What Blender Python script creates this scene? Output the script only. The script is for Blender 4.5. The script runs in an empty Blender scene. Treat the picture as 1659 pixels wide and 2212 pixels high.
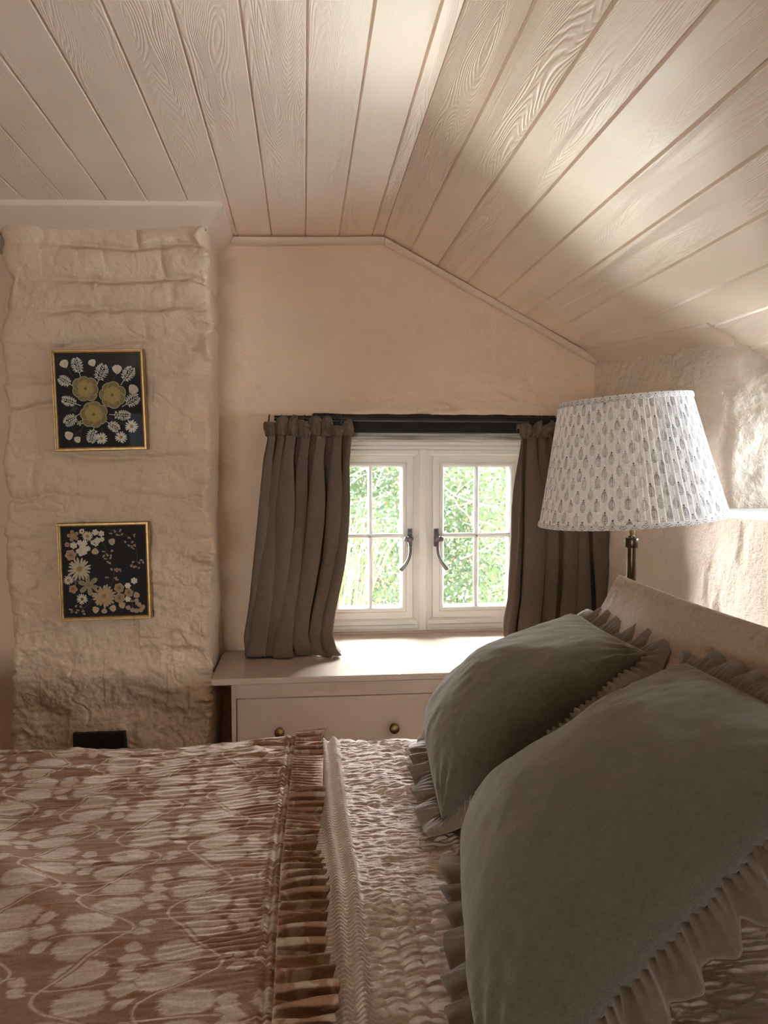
import bpy, bmesh, math, random
import numpy as np
from mathutils import Vector, Matrix, Euler

random.seed(7)
SC = bpy.context.scene
COL = SC.collection
PI = math.pi

# ------------------------------------------------------------------ camera
W, H, F = 1659.0, 2212.0, 1650.0
CZ = 1.30                                  # eye height
CAM = np.array([0.0, 0.0, CZ])
YAW, PITCH = math.radians(5.993), math.radians(3.33)
_sa, _ca, _sp, _cp = math.sin(YAW), math.cos(YAW), math.sin(PITCH), math.cos(PITCH)
_r = np.array([_ca, -_sa, 0.0])
_w = np.array([_sa * _cp, _ca * _cp, -_sp])
_u = np.array([_sa * _sp, _ca * _sp, _cp])

def ray(px, py):
    return _r * ((px - W / 2) / F) + _u * ((H / 2 - py) / F) + _w
def at_y(px, py, Y):
    d = ray(px, py); return CAM + d * (Y / d[1])
def at_z(px, py, Z):
    d = ray(px, py); return CAM + d * ((Z - CZ) / d[2])
def at_x(px, py, X):
    d = ray(px, py); return CAM + d * (X / d[0])

cam = bpy.data.cameras.new('camera')
cam.sensor_fit = 'VERTICAL'; cam.sensor_height = 36.0; cam.lens = F / H * 36.0
cam.clip_start = 0.02; cam.clip_end = 200
camo = bpy.data.objects.new('camera', cam); COL.objects.link(camo)
camo.location = (0, 0, CZ)
camo.rotation_euler = (PI / 2 - PITCH, 0, -YAW)
SC.camera = camo

# ------------------------------------------------------------------ noise
def _hash(ix, iy, iz, seed):
    h = (ix.astype(np.int64) * 374761393 + iy.astype(np.int64) * 668265263
         + iz.astype(np.int64) * 2147483647 + seed * 974634961) & 0xFFFFFFFF
    h = ((h ^ (h >> 13)) * 1274126177) & 0xFFFFFFFF
    h = ((h ^ (h >> 16)) * 2246822519) & 0xFFFFFFFF
    return ((h ^ (h >> 15)) & 0xFFFFFF) / float(0xFFFFFF) * 2 - 1

def vn(x, y, z=0.0, seed=1):
    x, y, z = np.broadcast_arrays(np.asarray(x, float), np.asarray(y, float), np.asarray(z, float))
    fx, fy, fz = np.floor(x), np.floor(y), np.floor(z)
    tx, ty, tz = x - fx, y - fy, z - fz
    tx = tx * tx * tx * (tx * (tx * 6 - 15) + 10)
    ty = ty * ty * ty * (ty * (ty * 6 - 15) + 10)
    tz = tz * tz * tz * (tz * (tz * 6 - 15) + 10)
    def c(i, j, k): return _hash(fx + i, fy + j, fz + k, seed)
    a = c(0,0,0)*(1-tx) + c(1,0,0)*tx
    b = c(0,1,0)*(1-tx) + c(1,1,0)*tx
    d = c(0,0,1)*(1-tx) + c(1,0,1)*tx
    e = c(0,1,1)*(1-tx) + c(1,1,1)*tx
    return (a*(1-ty) + b*ty)*(1-tz) + (d*(1-ty) + e*ty)*tz

def fbm(x, y, z=0.0, o=4, seed=1, g=0.5):
    s, a, f = 0.0, 1.0, 1.0
    for i in range(o):
        s = s + a * vn(np.asarray(x) * f, np.asarray(y) * f, np.asarray(z) * f, seed + i * 17)
        a *= g; f *= 2.03
    return s

def sstep(a, b, x):
    t = np.clip((x - a) / (b - a), 0, 1)
    return t * t * (3 - 2 * t)

# ------------------------------------------------------------------ mesh helpers
def link(o, parent=None):
    COL.objects.link(o)
    if parent is not None:
        o.parent = parent
        m = parent
        inv = Matrix.Identity(4)
        chain = []
        while m is not None:
            chain.append(m); m = m.parent
        mw = Matrix.Identity(4)
        for q in reversed(chain):
            mw = mw @ q.matrix_parent_inverse @ q.matrix_basis
        o.matrix_parent_inverse = mw.inverted()
    return o

def tag(o, label=None, cat=None, group=None, kind=None):
    if label: o['label'] = label
    if cat: o['category'] = cat
    if group: o['group'] = group
    if kind: o['kind'] = kind
    return o

def thing(name, loc, label, cat, group=None):
    o = bpy.data.objects.new(name, None); COL.objects.link(o)
    o.empty_display_size = 0.05
    o.location = loc
    return tag(o, label, cat, group)

def meshob(name, V, Fc, mat, parent=None, smooth=True, sharp=None, colors=None, uv=None, bevel=None, solid=None, subsurf=0):
    """V (n,3); Fc array of quads/tris or list of lists"""
    me = bpy.data.meshes.new(name)
    V = np.asarray(V, np.float64).reshape(-1, 3)
    if isinstance(Fc, np.ndarray):
        m, k = Fc.shape
        me.vertices.add(len(V)); me.vertices.foreach_set('co', V.ravel())
        me.loops.add(m * k); me.loops.foreach_set('vertex_index', Fc.astype(np.int32).ravel())
        me.polygons.add(m)
        me.polygons.foreach_set('loop_start', np.arange(0, m * k, k, dtype=np.int32))
        me.update(calc_edges=True)
    else:
        me.from_pydata([tuple(v) for v in V], [], [list(f) for f in Fc])
        me.update()
    if smooth:
        me.polygons.foreach_set('use_smooth', np.ones(len(me.polygons), bool))
        if sharp is not None:
            me.set_sharp_from_angle(angle=math.radians(sharp))
    if colors is not None:
        at = me.color_attributes.new('col', 'FLOAT_COLOR', 'POINT')
        c = np.ones((len(V), 4)); c[:, :3] = colors
        at.data.foreach_set('color', c.ravel())
    if uv is not None:
        l = me.uv_layers.new(name='UVMap')
        idx = np.empty(len(me.loops), np.int32); me.loops.foreach_get('vertex_index', idx)
        l.data.foreach_set('uv', np.asarray(uv, np.float64)[idx].ravel())
    if mat is not None: me.materials.append(mat)
    me.update()
    o = bpy.data.objects.new(name, me)
    link(o, parent)
    if solid:
        md = o.modifiers.new('solid', 'SOLIDIFY'); md.thickness = solid; md.offset = 0
    if bevel:
        md = o.modifiers.new('bevel', 'BEVEL'); md.width = bevel; md.segments = 3
        md.limit_method = 'ANGLE'; md.angle_limit = math.radians(40)
    if subsurf:
        md = o.modifiers.new('sub', 'SUBSURF'); md.levels = subsurf; md.render_levels = subsurf
    return o

def gridq(nu, nv, closed_u=False, closed_v=False):
    """vertex index i*nv+j"""
    iu = np.arange(nu if closed_u else nu - 1); jv = np.arange(nv if closed_v else nv - 1)
    I, J = np.meshgrid(iu, jv, indexing='ij')
    I2, J2 = (I + 1) % nu, (J + 1) % nv
    return np.stack([I * nv + J, I2 * nv + J, I2 * nv + J2, I * nv + J2], -1).reshape(-1, 4)

class MB:
    def __init__(s): s.v = []; s.f = []
    def add(s, V, Fc):
        n = len(s.v); s.v += [tuple(map(float, v)) for v in V]
        s.f += [[int(i) + n for i in f] for f in Fc]; return s
    def box(s, x0, x1, y0, y1, z0, z1):
        x0, x1 = min(x0, x1), max(x0, x1); y0, y1 = min(y0, y1), max(y0, y1); z0, z1 = min(z0, z1), max(z0, z1)
        V = [(x0,y0,z0),(x1,y0,z0),(x1,y1,z0),(x0,y1,z0),(x0,y0,z1),(x1,y0,z1),(x1,y1,z1),(x0,y1,z1)]
        return s.add(V, [(3,2,1,0),(4,5,6,7),(0,1,5,4),(1,2,6,5),(2,3,7,6),(3,0,4,7)])
    def lathe(s, prof, c=(0,0,0), axis='z', n=32):
        """prof list of (r, h); closed by caps when r>0 at ends"""
        V = []; k = len(prof)
        for i in range(n):
            a = 2 * PI * i / n
            for r, h in prof:
                p = (r * math.cos(a), r * math.sin(a), h)
                if axis == 'y': p = (p[0], p[2], -p[1])
                if axis == 'x': p = (p[2], p[0], p[1])
                V.append((p[0]+c[0], p[1]+c[1], p[2]+c[2]))
        Fc = []
        for i in range(n):
            j = (i + 1) % n
            for q in range(k - 1):
                Fc.append((i*k+q, j*k+q, j*k+q+1, i*k+q+1))
        if prof[0][0] > 1e-6: Fc.append([i*k for i in range(n)][::-1])
        if prof[-1][0] > 1e-6: Fc.append([i*k+k-1 for i in range(n)])
        return s.add(V, Fc)
    def tube(s, pts, rad, n=10, flat=1.0):
        pts = [Vector(p) for p in pts]
        if not hasattr(rad, '__len__'): rad = [rad] * len(pts)
        V = []; up = None
        for i, p in enumerate(pts):
            t = (pts[min(i+1, len(pts)-1)] - pts[max(i-1, 0)]).normalized()
            if up is None:
                up = t.orthogonal().normalized()
            up = (up - t * up.dot(t)).normalized()
            b = t.cross(up)
            for q in range(n):
                a = 2 * PI * q / n
                V.append(p + up * (rad[i] * math.cos(a)) + b * (rad[i] * flat * math.sin(a)))
        Fc = []
        for i in range(len(pts) - 1):
            for q in range(n):
                Fc.append((i*n+q, i*n+(q+1)%n, (i+1)*n+(q+1)%n, (i+1)*n+q))
        Fc.append(list(range(n))[::-1]); Fc.append([(len(pts)-1)*n+q for q in range(n)])
        return s.add(V, Fc)
    def rect_sweep(s, x0, x1, z0, z1, prof):
        """prof: list of (inset, y), swept mitred round a rectangle in XZ; closed profile"""
        k = len(prof); V = []
        for cx, cz, sx, sz in ((x0,z0,1,1),(x1,z0,-1,1),(x1,z1,-1,-1),(x0,z1,1,-1)):
            for i, y in prof: V.append((cx + sx*i, y, cz + sz*i))
        Fc = []
        for c in range(4):
            d = (c + 1) % 4
            for q in range(k):
                r = (q + 1) % k
                Fc.append((c*k+q, d*k+q, d*k+r, c*k+r))
        return s.add(V, Fc)
    def prism(s, poly, axis, a, b):
        """poly list of 2D; extruded along axis from a to b. axis 'y': poly=(x,z); 'x': (y,z); 'z': (x,y)"""
        n = len(poly)
        def mk(p, t):
            return {'y': (p[0], t, p[1]), 'x': (t, p[0], p[1]), 'z': (p[0], p[1], t)}[axis]
        V = [mk(p, a) for p in poly] + [mk(p, b) for p in poly]
        Fc = [list(range(n)), list(range(2*n-1, n-1, -1))]
        for i in range(n):
            j = (i+1) % n
            Fc.append((i, j, j+n, i+n))
        return s.add(V, Fc)
    def sphere(s, c, r, n=16, sc=(1,1,1)):
        prof = []
        for i in range(n//2 + 1):
            a = -PI/2 + PI*i/(n//2)
            prof.append((max(r*math.cos(a), 0 if 0 < i < n//2 else 1e-7), r*math.sin(a)))
        V0 = len(s.v)
        s.lathe(prof, (0,0,0), 'z', n)
        for i in range(V0, len(s.v)):
            v = s.v[i]; s.v[i] = (v[0]*sc[0]+c[0], v[1]*sc[1]+c[1], v[2]*sc[2]+c[2])
        return s
    def build(s, name, mat, parent=None, smooth=True, sharp=35, bevel=None, fix=True, **k):
        o = meshob(name, s.v, s.f, mat, parent, smooth=False, bevel=bevel, **k)
        me = o.data
        if fix:
            bm = bmesh.new(); bm.from_mesh(me)
            bmesh.ops.recalc_face_normals(bm, faces=bm.faces)
            bm.to_mesh(me); bm.free()
        if smooth:
            me.polygons.foreach_set('use_smooth', np.ones(len(me.polygons), bool))
            if not bevel: me.set_sharp_from_angle(angle=math.radians(sharp))
            else: me.set_sharp_from_angle(angle=math.radians(60))
        me.update()
        return o

# ------------------------------------------------------------------ materials
def srgb(r, g, b):
    f = lambda c: (c/255/12.92) if c/255 <= 0.04045 else ((c/255+0.055)/1.055)**2.4
    return (f(r), f(g), f(b))

class NT:
    def __init__(s, name):
        s.m = bpy.data.materials.new(name); s.m.use_nodes = True
        s.t = s.m.node_tree; s.t.nodes.clear()
        s.out = s.n('ShaderNodeOutputMaterial')
    def n(s, typ, **k):
        nd = s.t.nodes.new(typ)
        for a, v in k.items(): setattr(nd, a, v)
        return nd
    def l(s, a, b): s.t.links.new(a, b)
    def coord(s, kind='Object', scale=(1,1,1), rot=(0,0,0)):
        tc = s.n('ShaderNodeTexCoord'); mp = s.n('ShaderNodeMapping')
        mp.inputs['Scale'].default_value = scale; mp.inputs['Rotation'].default_value = rot
        s.l(tc.outputs[kind], mp.inputs['Vector']); return mp.outputs['Vector']
    def noise(s, vec, scale, detail=4, rough=0.5, dist=0.0):
        nd = s.n('ShaderNodeTexNoise')
        nd.inputs['Scale'].default_value = scale; nd.inputs['Detail'].default_value = detail
        nd.inputs['Roughness'].default_value = rough; nd.inputs['Distortion'].default_value = dist
        s.l(vec, nd.inputs['Vector']); return nd.outputs['Fac']
    def math(s, op, a, b=None, c=None):
        nd = s.n('ShaderNodeMath', operation=op)
        for i, v in enumerate((a, b, c)):
            if v is None: continue
            if isinstance(v, (int, float)): nd.inputs[i].default_value = v
            else: s.l(v, nd.inputs[i])
        return nd.outputs[0]
    def ramp(s, fac, stops):
        nd = s.n('ShaderNodeValToRGB'); cr = nd.color_ramp
        while len(cr.elements) < len(stops): cr.elements.new(0.5)
        for e, (p, c) in zip(cr.elements, stops):
            e.position = p; e.color = (c[0], c[1], c[2], 1) if hasattr(c, '__len__') else (c, c, c, 1)
        s.l(fac, nd.inputs['Fac']); return nd.outputs['Color']
    def mix(s, fac, a, b, mode='MIX'):
        nd = s.n('ShaderNodeMix', data_type='RGBA', blend_type=mode)
        for sock, v in ((nd.inputs[0], fac), (nd.inputs[6], a), (nd.inputs[7], b)):
            if isinstance(v, (int, float)): sock.default_value = v
            elif isinstance(v, tuple): sock.default_value = (v[0], v[1], v[2], 1)
            else: s.l(v, sock)
        return nd.outputs[2]
    def bump(s, height, dist, strength=1.0, normal=None):
        nd = s.n('ShaderNodeBump')
        nd.inputs['Strength'].default_value = strength; nd.inputs['Distance'].default_value = dist
        s.l(height, nd.inputs['Height'])
        if normal is not None: s.l(normal, nd.inputs['Normal'])
        return nd.outputs['Normal']
    def principled(s, color, rough=0.7, metal=0.0, spec=0.4, normal=None, sheen=0.0, sheen_rough=0.4, coat=0.0, sheen_tint=None):
        p = s.n('ShaderNodeBsdfPrincipled')
        for nm, v in (('Base Color', color), ('Roughness', rough), ('Metallic', metal)):
            sk = p.inputs[nm]
            if isinstance(v, tuple): sk.default_value = (v[0], v[1], v[2], 1)
            elif isinstance(v, (int, float)): sk.default_value = v
            else: s.l(v, sk)
        p.inputs['Specular IOR Level'].default_value = spec
        p.inputs['Sheen Weight'].default_value = sheen; p.inputs['Sheen Roughness'].default_value = sheen_rough
        if sheen_tint: p.inputs['Sheen Tint'].default_value = (*sheen_tint, 1)
        p.inputs['Coat Weight'].default_value = coat
        if normal is not None: s.l(normal, p.inputs['Normal'])
        return p.outputs['BSDF']
    def end(s, shader):
        s.l(shader, s.out.inputs['Surface']); return s.m

def m_simple(name, col, rough=0.5, metal=0.0, spec=0.4, bump=None, var=None, coat=0.0):
    t = NT(name); v = t.coord('Object'); nrm = None; c = col
    if var:
        nf = t.noise(v, var[0], 5, 0.6)
        c = t.ramp(nf, [(0.3, tuple(x*(1-var[1]) for x in col)), (0.7, tuple(min(1, x*(1+var[1])) for x in col))])
    if bump:
        nrm = t.bump(t.noise(v, bump[0], 4, 0.6), bump[1])
    return t.end(t.principled(c, rough, metal, spec, nrm, coat=coat))

def m_plaster(name, col, bumps, var=0.05, rough=0.85, pits=True, stain=None):
    t = NT(name); v = t.coord('Object')
    nf = t.noise(v, 3.0, 6, 0.6)
    c = t.ramp(nf, [(0.3, tuple(x*(1-var) for x in col)), (0.7, tuple(min(1, x*(1+var)) for x in col))])
    if stain:
        sf = t.noise(v, 7.0, 6, 0.62, 0.4)
        c = t.mix(t.ramp(sf, [(stain[1], 0.0), (stain[1] + 0.14, 0.7)]), c, stain[0])
    h = None; nrm = None
    for sc, d in bumps:
        nrm = t.bump(t.noise(v, sc, 4, 0.6), d, 1.0, nrm)
    if pits:
        vo = t.n('ShaderNodeTexVoronoi'); vo.inputs['Scale'].default_value = 90
        t.l(v, vo.inputs['Vector'])
        pf = t.ramp(vo.outputs['Distance'], [(0.0, 0.0), (0.22, 1.0)])
        mk = t.ramp(t.noise(v, 14, 3), [(0.52, 1.0), (0.62, 0.0)])
        hh = t.math('MAXIMUM', pf, mk)
        nrm = t.bump(hh, 0.0012, 1.0, nrm)
    return t.end(t.principled(c, rough, 0, 0.25, nrm))

def m_cloth(name, col, weave=900, wd=0.0004, rough=0.9, sheen=0.3, var=0.08, trans=0.0, attr=False, streak=True, sheen_tint=None, fuzz=None, sr=0.4):
    t = NT(name); v = t.coord('Object')
    if attr:
        a = t.n('ShaderNodeAttribute', attribute_name='col'); c = a.outputs['Color']
        nf = t.noise(v, 220, 3, 0.7)
        c = t.mix(0.5, c, t.mix(1.0, c, t.ramp(nf, [(0.3, 0.72), (0.7, 1.25)]), 'MULTIPLY'))
    else:
        nf = t.noise(v, 160 if streak else 40, 5, 0.7)
        c = t.ramp(nf, [(0.3, tuple(x*(1-var) for x in col)), (0.7, tuple(min(1, x*(1+var)) for x in col))])
    nrm = None
    if weave < 650: nrm = t.bump(t.noise(v, 1300, 2, 0.6), 0.0007)
    nrm = t.bump(t.noise(v, 420, 3, 0.7), wd, 1.0, nrm)
    if fuzz: nrm = t.bump(t.noise(v, fuzz[0], 4, 0.7), fuzz[1], 1.0, nrm)
    p = t.principled(c, rough, 0, 0.08, nrm, sheen, sr, 0.0, sheen_tint)
    if trans > 0:
        tr = t.n('ShaderNodeBsdfTranslucent')
        if isinstance(c, tuple): tr.inputs['Color'].default_value = (*c, 1)
        else: t.l(c, tr.inputs['Color'])
        mx = t.n('ShaderNodeMixShader'); mx.inputs[0].default_value = trans
        t.l(p, mx.inputs[1]); t.l(tr.outputs[0], mx.inputs[2]); p = mx.outputs[0]
    return t.end(p)

def m_attr(name, rough=0.8, spec=0.2):
    t = NT(name); a = t.n('ShaderNodeAttribute', attribute_name='col')
    v = t.coord('Object')
    return t.end(t.principled(a.outputs['Color'], rough, 0, spec, t.bump(t.noise(v, 300, 3), 0.0003)))

def m_glass(name, refl=0.08, tint=(1, 1, 1)):
    t = NT(name)
    tr = t.n('ShaderNodeBsdfTransparent'); tr.inputs[0].default_value = (*tint, 1)
    gl = t.n('ShaderNodeBsdfGlossy'); gl.inputs['Roughness'].default_value = 0.03
    fr = t.n('ShaderNodeFresnel'); fr.inputs[0].default_value = 1.45
    mx = t.n('ShaderNodeMixShader')
    t.l(t.math('MULTIPLY', fr.outputs[0], refl / 0.04), mx.inputs[0])
    t.l(tr.outputs[0], mx.inputs[1]); t.l(gl.outputs[0], mx.inputs[2])
    return t.end(mx.outputs[0])

PINK = (0.68, 0.525, 0.385)
M = {}
M['plaster'] = m_plaster('plaster_pink', PINK, [(9, 0.010), (38, 0.0035), (160, 0.0012)])
M['plaster_rough'] = m_plaster('plaster_rough_pink', (0.64, 0.54, 0.435), [(14, 0.008), (55, 0.006), (150, 0.003)])
M['stone'] = m_plaster('painted_stone', (0.58, 0.44, 0.315), [(22, 0.006), (70, 0.0025), (200, 0.001)], 0.07, 0.75, False, ((0.44, 0.30, 0.21), 0.64))
M['trim'] = m_simple('trim_paint', (0.60, 0.465, 0.355), 0.42, spec=0.45, bump=(60, 0.0004))
M['chest'] = m_simple('chest_paint', (0.68, 0.555, 0.485), 0.42, spec=0.45, bump=(50, 0.0003))
M['black_metal'] = m_simple('black_metal', (0.012, 0.011, 0.010), 0.38, 0.3, 0.5)
M['black_plastic'] = m_simple('black_plastic', (0.012, 0.011, 0.010), 0.45, 0, 0.4)
M['black_hole'] = m_simple('black_slot', (0.002, 0.002, 0.002), 0.6)
M['window_paint'] = m_simple('window_paint', (0.76, 0.765, 0.735), 0.35, spec=0.45, bump=(70, 0.0002))
M['pewter'] = m_simple('pewter', (0.20, 0.19, 0.19), 0.28, 0.95, 0.5, bump=(120, 0.0003))
M['brass'] = m_simple('aged_brass', (0.30, 0.21, 0.095), 0.34, 0.95, 0.5, var=(60, 0.25))
M['dark_brass'] = m_simple('dark_brass', (0.085, 0.06, 0.035), 0.30, 0.9, 0.5, var=(60, 0.25))
M['gold'] = m_simple('gilt_frame', (0.42, 0.275, 0.115), 0.40, 0.85, 0.5, var=(90, 0.25))
M['mount'] = m_simple('black_mount', (0.008, 0.008, 0.010), 0.8, bump=(400, 0.0002))
M['flower'] = m_attr('pressed_flower')
M['glass'] = m_glass('window_glass', 0.06)
M['picture_glass'] = m_glass('picture_glass', 0.012)
M['floor'] = m_simple('floor_boards', (0.22, 0.14, 0.09), 0.5, var=(6, 0.2))
M['exterior'] = m_simple('exterior_render', (0.5, 0.45, 0.4), 0.9)

def m_ceiling():
    t = NT('ceiling_paint'); tc = t.n('ShaderNodeTexCoord')
    sep = t.n('ShaderNodeSeparateXYZ'); t.l(tc.outputs['UV'], sep.inputs[0])
    u, vv = sep.outputs[0], sep.outputs[1]
    bd = t.math('FLOOR', u)                       # board index
    cmb = t.n('ShaderNodeCombineXYZ')
    t.l(t.math('MULTIPLY', t.math('FRACT', u), 1.25), cmb.inputs[0])
    t.l(t.math('ADD', t.math('MULTIPLY', vv, 1.0), t.math('MULTIPLY', bd, 3.71)), cmb.inputs[1])
    t.l(t.math('MULTIPLY', bd, 5.37), cmb.inputs[2])
    nf = t.noise(cmb.outputs[0], 1.25, 2, 0.35, 0.25)
    fine = t.noise(t.coord('Object', (70, 3, 70)), 1.0, 4, 0.6)
    ct = t.math('SINE', t.math('MULTIPLY', nf, 400))
    ct = t.ramp(t.math('MULTIPLY_ADD', ct, 0.5, 0.5), [(0.0, 0.0), (0.45, 0.75), (0.8, 1.0)])
    amp = t.ramp(t.noise(cmb.outputs[0], 0.9, 2), [(0.42, 0.06), (0.68, 1.0)])
    h = t.math('MULTIPLY', ct, amp)
    nrm = t.bump(h, 0.0010, 0.7)
    nrm = t.bump(fine, 0.0008, 0.6, nrm)
    nrm = t.bump(t.noise(t.coord('Object'), 6, 3), 0.004, 0.5, nrm)
    rg = t.math('MULTIPLY_ADD', t.noise(t.coord('Object'), 9, 3), 0.16, 0.28)
    c = t.ramp(t.noise(t.coord('Object'), 4, 4), [(0.3, (0.72, 0.575, 0.445)), (0.7, (0.77, 0.62, 0.49))])
    return t.end(t.principled(c, rg, 0, 0.28, nrm))
M['ceiling'] = m_ceiling()

def m_worktop():
    t = NT('worktop_paint')
    v = t.coord('Object', (1.2, 26, 26)); 
    st = t.noise(v, 3.0, 4, 0.6)
    nrm = t.bump(st, 0.0003, 0.3)
    nrm = t.bump(t.noise(t.coord('Object'), 25, 3), 0.0002, 0.4, nrm)
    c = t.ramp(t.noise(t.coord('Object'), 8, 4), [(0.3, (0.46, 0.375, 0.31)), (0.7, (0.50, 0.41, 0.345))])
    return t.end(t.principled(c, 0.07, 0, 0.35, nrm))
M['worktop'] = m_worktop()

def m_oldwood(name, c0, c1, rough=0.7):
    t = NT(name); v = t.coord('Object', (2.0, 60, 60))
    f = t.noise(v, 2.0, 6, 0.7)
    c = t.ramp(f, [(0.35, c0), (0.62, c1)])
    return t.end(t.principled(c, rough, 0, 0.3, t.bump(f, 0.004)))
M['lintel_black'] = m_oldwood('black_beam', (0.008, 0.007, 0.006), (0.018, 0.014, 0.012), 0.6)
M['lintel_grey'] = m_oldwood('weathered_beam', (0.20, 0.19, 0.175), (0.66, 0.64, 0.59), 0.8)

M['curtain'] = m_cloth('curtain_linen', (0.128, 0.094, 0.071), 700, 0.0006, 0.9, 0.15, 0.16, 0.10, sheen_tint=(0.8, 0.65, 0.5))
M['shade'] = m_cloth('shade_cotton', (0.8, 0.76, 0.72), 900, 0.0002, 0.9, 0.1, 0.05, 0.38, attr=True)
M['coverlet'] = m_cloth('coverlet_cotton', (0.3, 0.2, 0.1), 800, 0.0005, 0.95, 0.12, 0.1, 0.0, attr=True)
M['muslin'] = m_cloth('muslin_gauze', (0.56, 0.455, 0.385), 700, 0.0008, 0.95, 0.60, 0.12)
M['cushion'] = m_cloth('cushion_wool', (0.105, 0.090, 0.067), 600, 0.0005, 0.95, 0.75, 0.22, sheen_tint=(0.80, 0.77, 0.68), fuzz=(900, 0.0006), sr=0.5)
M['ruffle'] = m_cloth('ruffle_linen', (0.190, 0.150, 0.118), 800, 0.0005, 0.9, 0.35, 0.14)
M['pillow'] = m_cloth('pillow_linen', (0.40, 0.295, 0.22), 700, 0.0007, 0.9, 0.35, 0.14, fuzz=(120, 0.003))
M['mattress'] = m_simple('mattress_ticking', (0.6, 0.56, 0.5), 0.9)
M['bedwood'] = m_simple('bed_wood', (0.30, 0.2, 0.13), 0.6)
# ================================================================== ROOM SHELL
YB = 2.47        # window wall plane
YF = 2.20        # chimney breast face
XC = -0.266      # chimney breast corner
XR = 0.967       # bed-head wall (at the corner; it runs out of square)
SK = 0.115
def skew(V):
    V = np.array(V, float); V[..., 0] += (YB - V[..., 1]) * SK; return V
def skew_mb(mb):
    mb.v = [(a + (YB - b) * SK, b, c) for a, b, c in mb.v]; return mb
XK = 0.256       # ceiling knee
ZK = 2.034
GS = 0.52        # fall of the sloping ceiling
ZT = 0.712       # top of the chest
YW = 2.70        # window frame face
def zceil(x):
    x = np.asarray(x, float)
    return np.where(x < XK, ZK + 0.03 * (x - XK), ZK - GS * (x - XK))

def struct(o, label=None):
    o['kind'] = 'structure'
    if label: o['label'] = label
    return o

# ---- ceiling: tongue-and-groove boards, V grooves modelled in the section
def build_ceiling():
    cs = math.sqrt(1 + GS * GS)
    pts = []          # (x, z, u)
    gl = [-0.201 - 0.1055 * k for k in range(0, 20)][::-1] + [-0.0955, 0.010, 0.1155, 0.221]
    gr = [0.344, 0.431, 0.526, 0.621, 0.716, 0.811, 0.906, 1.001, 1.096, 1.191, 1.286, 1.381]
    ux = 0
    def P(x, dz, u): pts.append((x, float(zceil(x)) + dz, u))
    P(-2.32, 0, -1)
    for k, g in enumerate(gl):
        u = k
        P(g - 0.0034, 0, u - 0.03); P(g - 0.0018, 0.0028, u - 0.015); P(g, 0.0048, u); P(g + 0.0018, 0.0028, u + 0.015); P(g + 0.0034, 0, u + 0.03)
    P(XK - 0.0012, 0, len(gl) - 0.7); P(XK, 0.002, len(gl) - 0.68)
    n0 = len(gl) + 2
    P(XK + 0.0012, 0, n0 - 0.95)
    for k, g in enumerate(gr):
        u = n0 + k
        P(g - 0.0032, 0, u - 0.03); P(g - 0.0016, 0.0028, u - 0.015); P(g, 0.005, u); P(g + 0.0016, 0.0028, u + 0.015); P(g + 0.0032, 0, u + 0.03)
    P(1.47, 0, n0 + len(gr))
    ys = np.linspace(-2.25, YB + 0.03, 40)
    pts = np.array(pts); n = len(pts)
    V = np.zeros((n, len(ys), 3)); UV = np.zeros((n, len(ys), 2))
    V[..., 0] = pts[:, 0:1]; V[..., 1] = ys[None]; V[..., 2] = pts[:, 1:2]
    V[..., 2] += 0.0016 * fbm(V[..., 0] * 3, V[..., 1] * 2, 0, 2, 5)
    UV[..., 0] = pts[:, 2:3]; UV[..., 1] = ys[None]
    o = meshob('ceiling', V, gridq(n, len(ys))[:, ::-1], M['ceiling'], uv=UV.reshape(-1, 2), sharp=20)
    struct(o, 'pale pink painted tongue-and-groove boarded ceiling, flat on the left and sloping on the right')
    # roof skin above so no daylight leaks between boards and walls
    r = MB(); r.prism([(-2.6, 2.06), (XK, 2.10), (1.5, 2.10 - GS * (1.5 - XK)), (1.5, 2.2 - GS * (1.5 - XK)), (XK, 2.25), (-2.6, 2.2)], 'y', -2.5, 2.78)
    struct(r.build('ceiling', M['exterior'], smooth=False), 'roof covering over the boarded ceiling')
build_ceiling()

# ---- floor
struct(MB().box(-2.35, 1.4, -2.3, 2.9, -0.1, 0.0).build('floor', M['floor'], smooth=False), 'wooden floor under the bed')

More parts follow.
